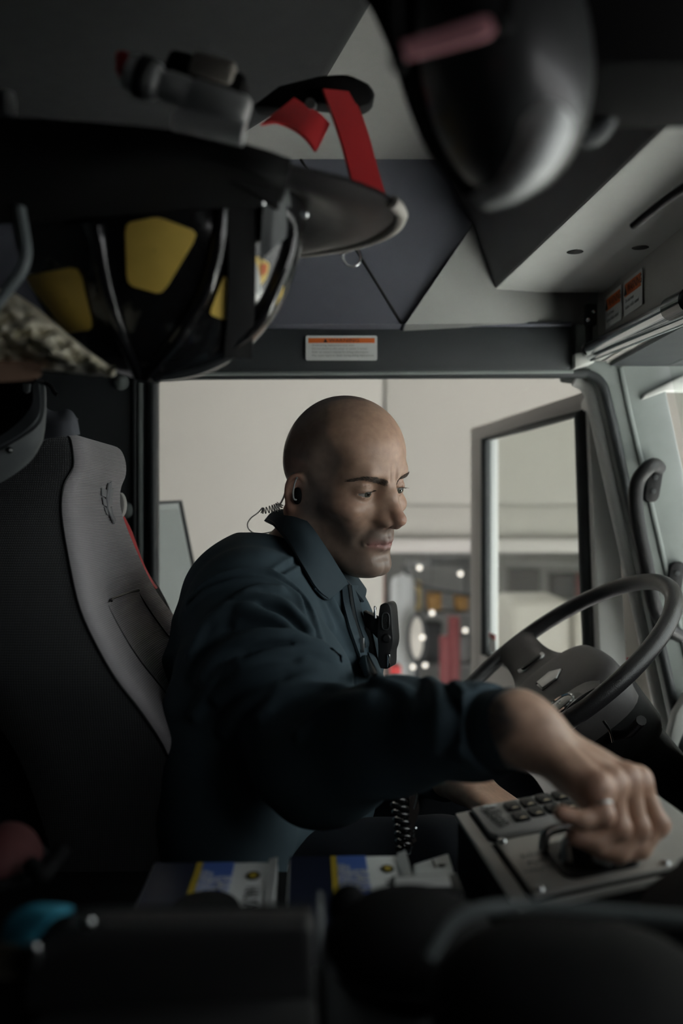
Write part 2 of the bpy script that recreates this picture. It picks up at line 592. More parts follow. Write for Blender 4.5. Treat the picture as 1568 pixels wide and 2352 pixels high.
struct(slab('windshield_blocker', [(0.555, -0.62, rel(0.26)), (0.555, -0.45, rel(0.26)), (0.61, -0.45, rel(0.02)), (0.61, 0.61, rel(0.02)), (0.69, 0.61, rel(-0.42)), (0.69, -0.62, rel(-0.42))], (0.03, 0, 0), M['dark_trim'], bevel=0))  # unseen cover added to block light through the passenger windshield
struct(slab('wall_dash_hood', [(0.50, -0.62, rel(-0.45)), (0.50, -0.62, rel(-0.25)), (0.54, -0.62, rel(-0.215)), (0.66, -0.62, rel(-0.225)), (0.68, -0.62, rel(-0.45))], (0, 2.07, 0), M['black_matte'], bevel=0.01))
struct(slab('wall_dash', [(0.60, -0.62, rel(-0.40)), (0.60, 1.82, rel(-0.40)), (0.80, 1.82, 0.0), (0.80, -0.62, 0.0)], (0.16, 0, 0), M['black_matte'], bevel=0.01))

# ------------------------------------------------------------------ the open driver's door
HT = P(1345, 897, 1.87)                      # top of the hinge edge
LT = P(1080, 985, 2.72)                      # top of the latch edge
LT.z = HT.z
sdir = (LT - HT)
DL = sdir.length
sdir.normalize()
ndir = Vector((sdir.y, -sdir.x, 0)).normalized()   # towards +X: outer side
if ndir.x < 0:
    ndir = -ndir


def D(s, zrel, off=0.0):
    return HT + sdir * s + Vector((0, 0, rel(zrel) - HT.z)) + ndir * off


ZT = HT.z - CZ
d1 = struct(thing('door_1', None, None, (HT.x, HT.y, 0)))
slab('top_rail', [D(0.02, ZT), D(DL, ZT), D(DL, ZT - 0.035), D(0.02, ZT - 0.035)], ndir * 0.05, M['door_metal'], d1, bevel=0.004)
slab('latch_stile', [D(DL - 0.10, ZT - 0.03), D(DL, ZT - 0.03), D(DL, -0.95), D(DL - 0.10, -0.95)], ndir * 0.05, M['door_metal'], d1, bevel=0.004)
slab('latch_inner_trim', [D(DL - 0.165, ZT - 0.035), D(DL - 0.098, ZT - 0.035), D(DL - 0.098, -0.372), D(DL - 0.165, -0.372)], ndir * 0.03, mat('door_inner', (0.42, 0.44, 0.44), 0.5, var=0.04), d1, bevel=0.003)
slab('hinge_stile', [D(-0.005, ZT), D(0.03, ZT - 0.02), D(-0.03, -0.40), D(-0.10, -0.95), D(-0.18, -0.95), D(-0.09, -0.40)], ndir * 0.05, M['door_light'], d1, bevel=0.004)
slab('lower_panel', [D(-0.045, -0.372), D(DL - 0.09, -0.372), D(DL - 0.09, -0.95), D(-0.12, -0.95)], ndir * 0.05, M['door_metal'], d1, bevel=0.004)
gl = [D(0.018, ZT - 0.04), D(DL - 0.175, ZT - 0.04), D(DL - 0.175, -0.365), D(-0.045, -0.365)]
slab('pane', gl, ndir * 0.006, M['glass'], d1, bevel=0)
tube('pane_seal', [gl[0], (gl[0] + gl[1]) / 2, gl[1], (gl[1] + gl[2]) / 2, gl[2], (gl[2] + gl[3]) / 2, gl[3], (gl[3] + gl[0]) / 2], 0.008, M['rubber'], d1, n=8, sub=1, closed=True)
tube('latch_seal', [D(DL - 0.172, ZT - 0.04, -0.004), D(DL - 0.172, -0.1, -0.004), D(DL - 0.172, -0.365, -0.004)], 0.013, M['rubber'], d1, n=8, sub=1)
tube('hinge_seal', [D(0.014, ZT - 0.04, -0.004), D(-0.014, -0.12, -0.004), D(-0.05, -0.42, -0.004), D(-0.08, -0.7, -0.004)], 0.014, M['rubber'], d1, n=8, sub=1)
sp_ = D(DL - 0.20, -0.305, -0.002)
slab('warning_sticker', [sp_, sp_ - sdir * 0.055, sp_ - sdir * 0.055 - Vector((0, 0, .045)), sp_ - Vector((0, 0, .045))], ndir * 0.001, M['white_paper'], d1, bevel=0)
slab('sticker_band', [sp_ - ndir * .001, sp_ - sdir * 0.055 - ndir * .001, sp_ - sdir * 0.055 - ndir * .001 - Vector((0, 0, .014)), sp_ - ndir * .001 - Vector((0, 0, .014))], ndir * 0.001, M['red_paint'], d1, bevel=0)
sp_ = P(1430, 1510, 1.86)
slab('jamb_sticker', [sp_, sp_ + Vector((.012, 0, 0)), sp_ + Vector((.012, 0, -.045)), sp_ + Vector((0, 0, -.045))], (0, 0.001, 0), M['white_paper'], d1, bevel=0)
slab('jamb_sticker_band', [sp_ + Vector((0, -.001, 0)), sp_ + Vector((.012, -.001, 0)), sp_ + Vector((.012, -.001, -.012)), sp_ + Vector((0, -.001, -.012))], (0, 0.001, 0), M['red_paint'], d1, bevel=0)

# the crew door behind, open: only the edge of its dark-rimmed glass shows
cd = struct(thing('door_2', None, None, P(360, 1500, 2.1) - Vector((0, 0, .9))))
cg = [P(300, 1158, 2.05), P(414, 1152, 2.2), P(452, 1340, 2.2), P(520, 1640, 2.2), P(300, 1640, 2.05)]
slab('pane', cg, (0.0, 0.006, 0), M['smoke_glass'], cd, bevel=0)
tube('pane_edge', cg[:4], 0.0045, M['rubber'], cd, n=8, sub=1)

# ------------------------------------------------------------------ the station bay outside
YB = 5.0
gz = -1.05
struct(box('ground', (-4.75, 0, gz - 0.05), (20.5, 60, 0.1), M['concrete'], bevel=0))
struct(box('ground_street', (45.5, 0, gz - 0.06), (80, 160, 0.1), M['asphalt'], bevel=0))
bw = struct(thing('wall_bay', None, None, (0, YB, gz)))


def bay_panel(x0, y0, x1, y1, m_, th=0.12, dy=0.0):
    a, b = P(x0, y0, YB + dy), P(x1, y1, YB + dy)
    slab('panel', [(a.x, YB + dy, a.z), (b.x, YB + dy, a.z), (b.x, YB + dy, b.z), (a.x, YB + dy, b.z)], (0, th, 0), m_, bw, bevel=0.006)


bay_panel(-2600, -900, 880, 1690, M['cream'])
bay_panel(885, -900, 4200, 1159.5, M['cream'])
bay_panel(885, 1161, 4200, 1238, M['cream'])
bay_panel(884, 1238, 4200, 1270, M['cream_light'], th=0.2, dy=-0.06)
box('panel_backing', (0, YB + 0.2, 3.2), (14, 0.04, 4.0), M['cream'], bw, bevel=0)
struct(box('wall_store', (4.5, 9.0, 0.6), (14, 0.1, 3.4), mat('store_wall', (0.30, 0.31, 0.31), 0.8, var=0.3, vscale=2), bevel=0))
struct(box('wall_bay_blocker', (2.35, 6.1, 1.2), (0.12, 7.0, 4.6), M['cream'], bevel=0))  # next bay closed off out of view, added to dim the bay wall
struct(box('wall_bay_lintel', (2.35, -0.25, 3.25), (0.12, 5.7, 0.4), M['cream'], bevel=0))
struct(box('ceiling_bay', (-3.7, 3.4, 3.45), (12.4, 13.0, 0.12), M['cream_light'], bevel=0))
struct(box('wall_bay_rear', (-9.8, 3.4, 1.1), (0.1, 13.0, 4.6), M['cream'], bevel=0))
struct(box('wall_bay_side', (-3.7, -3.1, 1.1), (12.4, 0.1, 4.6), M['cream'], bevel=0))
# ------------------------------------------------------------------ equipment in the bay, far out of focus
M['tank'] = mat('pale_tank', (0.55, 0.58, 0.59), 0.4, var=0.1, vscale=4)
M['bay_red'] = mat('bay_red', (0.26, 0.055, 0.06), 0.5, var=0.15, vscale=3)
M['bay_dark'] = mat('bay_dark', (0.05, 0.055, 0.06), 0.6, var=0.3, vscale=5)
M['bay_grey'] = mat('bay_grey', (0.24, 0.25, 0.255), 0.6, var=0.3, vscale=6)
M['bay_amber'] = mat('bay_amber', (0.62, 0.36, 0.12), 0.5, var=0.2, vscale=6)
M['bay_white'] = mat('bay_white', (0.80, 0.77, 0.70), 0.5, var=0.04, vscale=3)
M['glint_glow'] = mat('glint_glow', (1.0, 0.95, 0.85), 0.5, emit=1.5)
UPZ = Matrix.Identity(4)


def standing(px, Y):
    p = P(px, 1176, Y)
    return Vector((p.x, p.y, gz))


def bay_tank(px, Y, rpx, ytop, label):
    b_ = standing(px, Y)
    r = rpx / F * Y
    h = P(px, ytop, Y).z - gz
    t_ = thing('air_tank', label, 'tank', b_)
    m_ = Matrix.Translation(b_)
    lathe('shell', [(0.001, 0.05), (r, 0.12), (r, h - r * 0.9), (r * 0.8, h - r * 0.35), (r * 0.35, h - 0.02), (0.001, h)], m_, M['tank'], t_, n=28)
    lathe('foot_ring', [(r * 0.85, 0), (r * 0.85, 0.13), (r * 0.8, 0.13), (r * 0.8, 0)], m_, M['bay_grey'], t_, n=24)
    return t_


bay_tank(925, 6.2, 27, 1315, 'pale grey air cylinder behind the chest microphone')


def bay_pole(px, Y, w, ytop, m_, name, label, cat):
    b_ = standing(px, Y)
    t_ = thing(name, label, cat, b_)
    h = P(px, ytop, Y).z - gz
    box('shaft', b_ + Vector((0, 0, h / 2)), (w, w, h), m_, t_, bevel=0.01)
    box('base_plate', b_ + Vector((0, 0, 0.01)), (w * 1.8, w * 1.8, 0.02), m_, t_, bevel=0.004)


bay_pole(878, 6.6, 0.028, 1300, mat('orange_red', (0.55, 0.12, 0.09), 0.5, var=0.1), 'marker_pole', 'thin orange-red pole below the man\'s chin', 'pole')
bay_pole(1042, 6.8, 0.075, 1415, M['bay_red'], 'red_post', 'tall red post beside the open door', 'post')
bay_pole(1020, 6.5, 0.06, 1460, M['bay_red'], 'red_post', 'shorter red post standing before the tall red one', 'post')

# shelf rack with hose and helmets
def rack(px0, px1, Y, levels, label, name='shelf_rack'):
    a, b = standing(px0, Y), standing(px1, Y)
    t_ = thing(name, label, 'shelf', (a + b) / 2)
    top = P(0, levels[0] - 20, Y).z
    for q in (a, b):
        for dy in (0, 0.4):
            box('upright', (q.x, Y + dy, (top + gz) / 2), (0.03, 0.03, top - gz), M['bay_grey'], t_, bevel=0.003)
    for ly in levels:
        z = P(0, ly, Y).z
        box('shelf', ((a.x + b.x) / 2, Y + 0.2, z), (abs(b.x - a.x), 0.42, 0.025), M['bay_grey'], t_, bevel=0.003)
    return t_


rack(940, 1085, 7.4, (1300, 1412, 1530), 'grey metal rack seen between the man and the door')
rack(1130, 1420, 7.6, (1300, 1385, 1520), 'long grey metal rack seen through the door glass')


def bin_(px, Y, py, w, h, m_, label, name='storage_bin'):
    p = P(px, py, Y)
    t_ = thing(name, label, 'box', p)
    p = p + Vector((0, 0.07, 0.0135))
    box('body', p + Vector((0, 0.1, h * .43)), (w, 0.22, h * 0.86), m_, t_, bevel=0.012)
    box('lid', p + Vector((0, 0.1, h * 0.91)), (w * 1.06, 0.24, h * 0.1), m_, t_, bevel=0.006)


bin_(1000, 7.4, 1408, 0.10, 0.13, M['bay_amber'], 'amber box on the rack above the red posts')
bin_(1064, 7.4, 1408, 0.09, 0.10, M['bay_amber'], 'amber box on the rack closest to the open door')
bin_(962, 7.4, 1408, 0.05, 0.22, mat('bay_yellow', (0.62, 0.5, 0.25), 0.5, var=0.2), 'narrow yellow box on the rack by the hose')
bin_(1210, 7.6, 1382, 0.22, 0.24, M['bay_dark'], 'dark bin seen through the upper door glass, nearest the latch')
bin_(1300, 7.6, 1382, 0.16, 0.20, M['bay_dark'], 'small dark bin seen through the middle of the door glass')
bin_(1345, 7.6, 1382, 0.10, 0.20, M['bay_red'], 'dull red bin seen through the door glass by the hinge side')
bin_(1035, 7.4, 1298, 0.30, 0.05, M['bay_grey'], 'flat grey box on the top of the rack')
bin_(985, 7.4, 1528, 0.2, 0.3, M['bay_dark'], 'black bin low on the rack beside the red posts')
bin_(1060, 7.4, 1528, 0.15, 0.2, M['bay_grey'], 'grey bin low on the rack beside the door')

hz = thing('air_hose', 'black hose sagging across the rack behind the red posts', 'hose', P(985, 1350, 7.0))
tube('hose_line', [P(925, 1300, 6.9), P(948, 1335, 6.9), P(985, 1352, 6.9), P(1040, 1362, 6.9), P(1085, 1368, 6.9)], 0.012, M['bay_dark'], hz, n=8, sub=6)
tube('hose_drop', [P(948, 1338, 6.9), P(955, 1380, 6.9), P(935, 1430, 6.9), P(930, 1480, 6.9), P(945, 1520, 6.9), P(948, 1700, 6.9), Vector((P(948, 0, 6.9).x, 6.9, gz + .01))], 0.012, M['bay_dark'], hz, n=8, sub=6)

# oval convex mirror with black rim, white van front seen through the door glass
mr = thing('safety_mirror', 'oval bright mirror with a black rim beside the air cylinder', 'mirror', standing(957, 6.0))
c_ = P(957, 1465, 6.0)
el = [c_ + Vector((0.052 * math.cos(a) , 0, 0.14 * math.sin(a))) for a in [2 * math.pi * i / 28 for i in range(28)]]
slab('face', el, (0, 0.02, 0), M['bay_white'], mr, bevel=0.006)
tube('rim', el, 0.012, M['bay_dark'], mr, n=8, sub=1, closed=True)
tube('stand', [c_ + Vector((0, 0.03, -0.1)), Vector((c_.x, 6.03, gz))], 0.015, M['bay_dark'], mr, n=8, sub=1)

vn = thing('white_trailer', 'white boxy trailer seen through the lower door glass', 'trailer', standing(1260, 5.9))
for (x0, x1, y0, y1, dd) in ((1172, 1312, 1378, 1560, 0.0), (1318, 1352, 1400, 1540, 0.1)):
    a, b = P(x0, y0, 5.9 + dd), P(x1, y1, 5.9 + dd)
    box('body_panel', ((a.x + b.x) / 2, 6.2 + dd, (a.z + b.z) / 2), (b.x - a.x, 0.6, a.z - b.z), M['bay_white'], vn, bevel=0.05, seg=4)
for px in (1195, 1330):
    w_ = P(px, 1590, 6.0)
    m_ = frame3(Vector((w_.x, 6.0, gz + 0.28)), (1, 0, 0), (0, 0, 1))
    lathe('tyre', [(0.12, -0.08), (0.26, -0.08), (0.28, -0.05), (0.28, 0.05), (0.26, 0.08), (0.12, 0.08)], m_, M['bay_dark'], vn, n=24)
box('axle_frame', (P(1262, 0, 6.1).x, 6.2, gz + 0.42), (0.42, 0.5, 0.3), M['bay_dark'], vn, bevel=0.02)

rb = thing('red_case', 'small red case low behind the man\'s forearm', 'case', P(908, 1550, 5.6))
box('body', P(908, 1538, 5.6), (0.062, 0.1, 0.05), mat('bright_red', (0.65, 0.03, 0.03), 0.4, var=0.1), rb, bevel=0.008)
box('handle', P(908, 1524, 5.6), (0.03, 0.02, 0.014), M['bay_dark'], rb, bevel=0.004)
tube('stand', [P(908, 1545, 5.62), Vector((P(908, 0, 5.62).x, 5.62, gz))], 0.02, M['bay_grey'], rb, n=8, sub=1)

for i, (px, py) in enumerate(((963, 1304), (1057, 1318), (992, 1408), (970, 1464), (976, 1528), (948, 1532), (1068, 1448))):  # glints on the bay gear, made as small glowing discs on cords
    p = P(px, py, 5.7 + 0.06 * i)
    where = ('topmost beside the chin', 'topmost beside the door frame', 'above the red posts', 'on the oval mirror', 'lowest, nearer the red posts', 'lowest, nearer the air cylinder', 'beside the door stile')[i]
    t_ = thing('bay_glint', 'small round glowing lamp, ' + where, 'glint', p, 'small glowing glints in the bay')
    m_ = frame3(p, (1, 0, 0), (0, 0, 1))
    if (m_.to_3x3() @ Vector((0, 0, 1))).y > 0:
        m_ = m_ @ Matrix.Rotation(math.pi, 4, 'X')
    lathe('lens', [(0.0001, 0.008), (0.009, 0.006), (0.014, 0)], m_, M['glint_glow'], t_, n=14)
    tube('cord', [p + Vector((0, 0.015, 0)), Vector((p.x, p.y + 0.015, 3.39))], 0.0012, M['bay_dark'], t_, n=6, sub=1)
    lathe('housing', [(0.014, 0.001), (0.0155, 0), (0.014, -0.02), (0.0001, -0.02)], m_, M['bay_dark'], t_, n=14)
# ------------------------------------------------------------------ overhead console
oc = thing('overhead_console', 'large grey overhead console with slanted dark side above the windshield', 'console', (0.4, 0.9, rel(0.374)))
ZU = rel(0.374)


def cx(y):
    return 0.256 + (1.69 - y) * 0.082


def console_strip(name, pts, off, m_):
    return slab(name, pts, off, m_, oc, bevel=0.004)


console_strip('underside', [(cx(1.7), 1.7, ZU), (0.45, 1.7, ZU), (0.45, -0.4, ZU), (cx(-0.4), -0.4, ZU)], (0, 0, 0.02), M['console_grey'])
console_strip('slanted_side', [(cx(1.7), 1.702, ZU + .001), (cx(-0.4), -0.4, ZU + .001), (cx(-0.4) - 0.1, -0.4, CEIL - .001), (cx(1.7) - 0.1, 1.702, CEIL - .001)], (0.02, 0, 0), M['console_dark'])
console_strip('end_cap', [(cx(1.7) + .002, 1.688, ZU + .004), (0.45, 1.688, ZU + .004), (0.45, 1.688, CEIL - .001), (cx(1.7) - 0.098, 1.688, CEIL - .001)], (0, 0.012, 0), M['console_grey'])
for (hx, hy) in ((1320, 578), (1470, 568)):
    p = P(hx, hy, 0.374 * F / (1176 - hy))
    m_ = Matrix.Translation(Vector((p.x, p.y, ZU - 0.0006)))
    lathe('fixing_hole', [(0.0001, 0.0006), (0.011, 0.0005), (0.012, 0.0)], m_ @ Matrix.Rotation(math.pi, 4, 'X'), M['ink'], oc, n=16)
tube('cable', [P(1452, 522, 1.0), P(1500, 482, 0.98), P(1568, 432, 0.95), P(1660, 390, 0.9)], 0.0042, M['black'], oc, n=8, sub=5)

# ------------------------------------------------------------------ warning labels
def label_plate(name, label, o, ux, uy, w, h, band, lines, title, tw):
    """o: upper left corner; ux to the right, uy upwards"""
    t_ = thing(name, label, 'label', o)
    ux, uy = Vector(ux).normalized(), Vector(uy).normalized()
    uz = ux.cross(uy)

    def q(x, y, d=0.0):
        return Vector(o) + ux * x - uy * y + uz * d
    rr = rrect(w, h, h * 0.07)
    slab('plate', [q(w / 2 + a, h / 2 - b) for a, b in rr], uz * 0.0008, M['white_paper'], t_, bevel=0)
    mg = h * 0.1
    slab('band', [q(mg, mg, .0009), q(w - mg, mg, .0009), q(w - mg, mg + band, .0009), q(mg, mg + band, .0009)], uz * 0.0003, M['orange'], t_, bevel=0)
    base = Matrix((ux, uy, uz)).transposed().to_4x4()

    def at(x, y, d):
        m_ = base.copy()
        m_.translation = q(x, y, d)
        return m_
    text('title', title, at(w / 2 + band * 0.5, mg + band * 0.5, .0013), band * 0.95, M['ink'], t_, 0.0001, sx=tw)
    s = band * 0.42
    tx = w / 2 + band * 0.5 - band * 0.95 * 0.37 * len(title) * tw - s
    slab('alert_triangle', [q(tx - s, mg + band * 0.88, .0013), q(tx + s, mg + band * 0.88, .0013), q(tx, mg + band * 0.1, .0013)], uz * 0.0002, M['ink'], t_, bevel=0)
    if lines:
        n_ = len(lines)
        y0 = mg + band * 1.1
        st = (h - mg * 1.3 - y0) / n_
        for i, ln in enumerate(lines):
            text('text_line', ln, at(w * 0.085, y0 + st * (i + 0.5), .001), st * 0.86, M['grey_ink'], t_, 0.0001, 'LEFT')
    return t_


a, b = P(702, 771, 1.714), P(866, 828, 1.714)
label_plate('warning_label', 'white warning label with orange band on the dark header above the man', a, (1, 0, 0), (0, 0, 1), b.x - a.x, a.z - b.z, 0.0085,
            ['Avoid airbag deployment area clear.', 'Do not attach to this cover or within 3 inches.', 'Refer to owner\'s manual for airbag information.', 'May cause injury or death during airbag deployment.'], 'WARNING', 1.35)
xh = 0.4445
ya, yb = xh * F / (1391 - 784), xh * F / (1432 - 784)
za = rel((1176 - 692) / F * 1.65)
label_plate('helmet_label', 'small warning label with dark orange band near the chrome bar', (xh, 1.675, za + 0.012), (0, -1, 0), (0, 0, 1), 0.095, 0.055, 0.02,
            ['Do not wear', 'helmet while seated'], 'WARNING', 0.8)
t_ = label_plate('helmet_label', 'second small white label beside the orange banded one, partly hidden by the overhead console', (xh, 1.565, za + 0.012), (0, -1, 0), (0, 0, 1), 0.095, 0.055, 0.02,
                 ['Do not wear', 'helmet while seated'], 'WARNING', 0.8)

# roller bar under the windshield header
rbz = thing('sunshade_bar', 'chrome sunshade bar on a black bracket under the windshield header', 'bar', P(1352, 803, 1.70))
e0, e1 = P(1352, 803, 1.69), P(1568, 697, 1.28)
e2 = e0 + (e1 - e0) * 2.2
tube('upper_tube', [e0, e0 + (e1 - e0) * 0.93], 0.0125, M['chrome'], rbz, n=16, sub=1)
tube('lower_tube', [e0 + Vector((.004, 0, -.012)), e2 + Vector((.0, 0, -.03))], 0.008, M['chrome'], rbz, n=16, sub=1)
tube('end_socket', [e0 + (e1 - e0) * 0.91, e0 + (e1 - e0) * 1.06], 0.0165, M['black_gloss'], rbz, n=16, sub=1)
tube('far_tube', [e0 + (e1 - e0) * 1.06, e2], 0.0125, M['chrome'], rbz, n=16, sub=1)
box('bracket_plate', P(1356, 724, 1.68), (0.018, 0.02, 0.036), M['black'], rbz, bevel=0.003)
box('bracket_arm', P(1352, 768, 1.69), (0.010, 0.012, 0.05), M['black'], rbz, bevel=0.002)
box('clamp', P(1351, 803, 1.685), (0.020, 0.022, 0.020), M['black_gloss'], rbz, bevel=0.004)
for q in ((1362, 716), (1350, 734), (1351, 803)):
    m_ = Matrix.Translation(P(q[0], q[1], 1.667)) @ Matrix.Rotation(math.pi / 2, 4, 'X')
    lathe('screw', [(0.0001, 0.003), (0.003, 0.002), (0.0038, 0)], m_, M['chrome'], rbz, n=12)

# grab handle on the windshield post
gh = thing('grab_handle', 'curved black grab handle on the grey windshield post', 'handle', P(1500, 1250, YW))
gy = YW - 0.055
tube('grip', [P(1512, 1075, YW - .012), P(1502, 1068, gy + .02), P(1486, 1076, gy), P(1464, 1106, gy), P(1459, 1150, gy), P(1466, 1210, gy), P(1484, 1300, gy), P(1502, 1390, gy), P(1530, 1440, gy + .02), P(1560, 1460, YW - .01)], 0.0125, M['black'], gh, n=14, sub=6)
for (x0, y0) in ((1502, 1112), (1552, 1332)):
    base = P(x0, y0, YW - 0.012)
    pts = [base + Vector((u * 0.6 + v * 0.16, 0, v)) for u, v in rrect(0.044, 0.062, 0.013)]
    mt = slab('mount', pts, (0, 0.016, 0), M['black'], gh, bevel=0.004)
    for dz in (-0.012, 0.012):
        m_ = Matrix.Translation(base + Vector((dz * .16, -0.001, dz))) @ Matrix.Rotation(math.pi / 2, 4, 'X')
        lathe('screw', [(0.0001, 0.002), (0.004, 0.0015), (0.005, 0)], m_, M['rubber'], gh, n=12)

# ------------------------------------------------------------------ steering wheel
WY = 1.47
WC = P(1277, 1548, WY)
th, ya_ = 0.65, -0.13
e1_ = Vector((math.cos(th), 0, math.sin(th)))
e2_ = Vector((math.sin(ya_), math.cos(ya_), 0))
e2_ = (e2_ - e1_ * e1_.dot(e2_)).normalized()
WN = e1_.cross(e2_).normalized()
if WN.x > 0:
    WN = -WN
WR = 0.205
M['wheel'] = mat('wheel_leather', (0.020, 0.019, 0.0205), 0.34, var=0.15, vscale=30, bump=0.35, bscale=700)
M['wheel_hub'] = mat('wheel_hub', (0.060, 0.055, 0.056), 0.5, var=0.12, vscale=25, bump=0.25, bscale=1400)
sw = thing('steering_wheel', 'dark leather steering wheel with a pentagon badge on its hub', 'steering wheel', WC)


def W(a, b, n=0.0):
    return WC + e1_ * a + e2_ * b + WN * n


ring = [W(WR * math.cos(t), WR * math.sin(t), 0.012) for t in [2 * math.pi * i / 96 for i in range(96)]]
tube('rim', ring, 0.0125, M['wheel'], sw, n=16, sub=1, closed=True)
# rounded hub pad with two wide spokes, e1 points away from the driver, e2 away from the camera
hub = []
for i in range(48):
    t = 2 * math.pi * i / 48
    r = (abs(math.cos(t) / 0.082) ** 3.2 + abs(math.sin(t) / 0.105) ** 3.2) ** (-1 / 3.2)
    hub.append((r * math.cos(t) - 0.005, r * math.sin(t)))
rows = []
for (s, h) in ((1.0, -0.05), (1.03, -0.02), (1.0, 0.002), (0.92, 0.012), (0.75, 0.019), (0.5, 0.023), (0.25, 0.025), (0.02, 0.0255)):
    rows.append([W(a * s, b * s, h - .0225) for a, b in hub] + [W(hub[0][0] * s, hub[0][1] * s, h - .0225)])
sheet('hub_pad', rows, M['wheel_hub'], sw)
for sg in (1, -1):
    sp = []
    for (b, hw, n_) in ((0.07, 0.052, -0.020), (0.11, 0.036, -0.017), (0.15, 0.028, -0.008), (0.185, 0.028, 0.004), (0.203, 0.034, 0.011)):
        sp.append([W(-0.012 - hw, sg * b, n_ - .006), W(-0.012 - hw * .6, sg * b, n_), W(-0.012, sg * b, n_ + .002), W(-0.012 + hw * .6, sg * b, n_), W(-0.012 + hw, sg * b, n_ - .006)])
    s_ = sheet('spoke', sp, M['wheel'], sw, thick=0.014 * sg, sub=3)
    if sg < 0:
        continue
    ctl = [W(-0.012 + u, sg * 0.128 + v, 0.0) for u, v in rrect(0.052, 0.045, 0.014)]
    c_ = slab('switch_pod', ctl, WN * -0.008, M['steel'], s_, bevel=0.003)
    for dv in (-0.012, 0.012):
        slab('switch', [W(-0.012 + u, sg * 0.128 + dv + v, 0.0025) for u, v in rrect(0.038, 0.017, 0.006)], WN * -0.004, M['black'], s_, bevel=0.001)
# pentagon badge, lower round button and its cushion
pent = [(0.033, 0.0), (0.012, 0.024), (-0.022, 0.020), (-0.022, -0.020), (0.012, -0.024)]
pent = [(a * 0.72 - 0.014, b * 0.85 - 0.007) for a, b in pent]
slab('badge_surround', [W((a + .014) * 1.12 - .015, (b + .007) * 1.14 - .007, 0.0035) for a, b in pent], WN * -0.004, M['black_gloss'], sw, bevel=0.001)
slab('badge', [W(a, b, 0.0055) for a, b in pent], WN * -0.003, M['steel'], sw, bevel=0.001)
m_ = frame3(W(-0.030, -0.128, -0.004), e1_, e2_)
if (m_.to_3x3() @ Vector((0, 0, 1))).dot(WN) < 0:
    m_ = m_ @ Matrix.Rotation(math.pi, 4, 'X')
lathe('horn_cushion', [(0.0001, 0.012), (0.02, 0.011), (0.032, 0.006), (0.038, -0.006)], m_, M['wheel_hub'], sw, n=28)
lathe('horn_ring', [(0.019, 0.0125), (0.021, 0.014), (0.023, 0.0125), (0.023, 0.010), (0.019, 0.010)], m_, M['chrome'], sw, n=28)
lathe('horn_button', [(0.0001, 0.0135), (0.015, 0.0135), (0.0185, 0.0122)], m_, M['black_gloss'], sw, n=28)
text('horn_mark', 'T', m_ @ Matrix.Translation((0, 0, 0.0137)), 0.014, M['white_paper'], sw, 0.0001)

col = thing('steering_column', 'thick black steering column shroud under the wheel', 'column', WC - WN * 0.3)
M['column'] = mat('column_black', (0.006, 0.006, 0.0065), 0.65, var=0.15, vscale=20, bump=0.15, bscale=900, spec=0.25)
cpts = [WC - WN * q for q in (0.03, 0.08, 0.16, 0.28, 0.44, 0.60)]
sweep('shroud', cpts, rrect(0.13, 0.15, 0.04, 5), M['column'], col, up=tuple(e2_), scale=[0.9, 1.0, 1.0, 1.08, 1.15, 1.2])
sweep('collar', [WC - WN * 0.045, WC - WN * 0.06, WC - WN * 0.125, WC - WN * 0.14], rrect(0.17, 0.165, 0.05, 5), M['column'], col, up=tuple(e2_), scale=[0.9, 1, 1, 0.92])
tube('stalk', [WC - WN * 0.09 - e2_ * 0.07, WC - WN * 0.085 - e2_ * 0.12 + e1_ * .02, WC - WN * 0.06 - e2_ * 0.17 + e1_ * 0.04], 0.007, M['black'], col, n=10, sub=4)
tube('chrome_trim', [P(1385, 1655, 1.33), P(1400, 1680, 1.33), P(1406, 1705, 1.33)], 0.002, M['chrome'], col, n=8, sub=4)

# ------------------------------------------------------------------ driver's seat
M['seat_front'] = rib_mat('seat_front_fabric', (0.50, 0.47, 0.485), 165, 'Z')
M['seat_side'] = rib_mat('seat_side_fabric', (0.048, 0.051, 0.054), 120, 'Z', dots=True)
seat = thing('driver_seat', 'tall grey ribbed fabric driver seat with winged emblem', 'seat', (-0.25, 1.3, 0.0))
# profile rows from the top down: front x, back x, rel z, near y, far y
prof = [(-0.330, -0.352, 0.093, 1.175, 1.36), (-0.308, -0.375, 0.089, 1.16, 1.38), (-0.300, -0.390, 0.074, 1.15, 1.39), (-0.299, -0.400, 0.052, 1.15, 1.392), (-0.307, -0.412, 0.030, 1.14, 1.395), (-0.304, -0.418, -0.002, 1.12, 1.39),
        (-0.281, -0.415, -0.058, 1.07, 1.385), (-0.262, -0.410, -0.102, 1.04, 1.395), (-0.240, -0.400, -0.140, 1.025, 1.41), (-0.220, -0.390, -0.171, 1.02, 1.43), (-0.194, -0.370, -0.210, 1.03, 1.46), (-0.171, -0.345, -0.260, 1.05, 1.50),
        (-0.152, -0.325, -0.34, 1.07, 1.52), (-0.145, -0.305, -0.43, 1.08, 1.52), (-0.15, -0.29, -0.52, 1.08, 1.52)]
pf = spline(prof, 4)


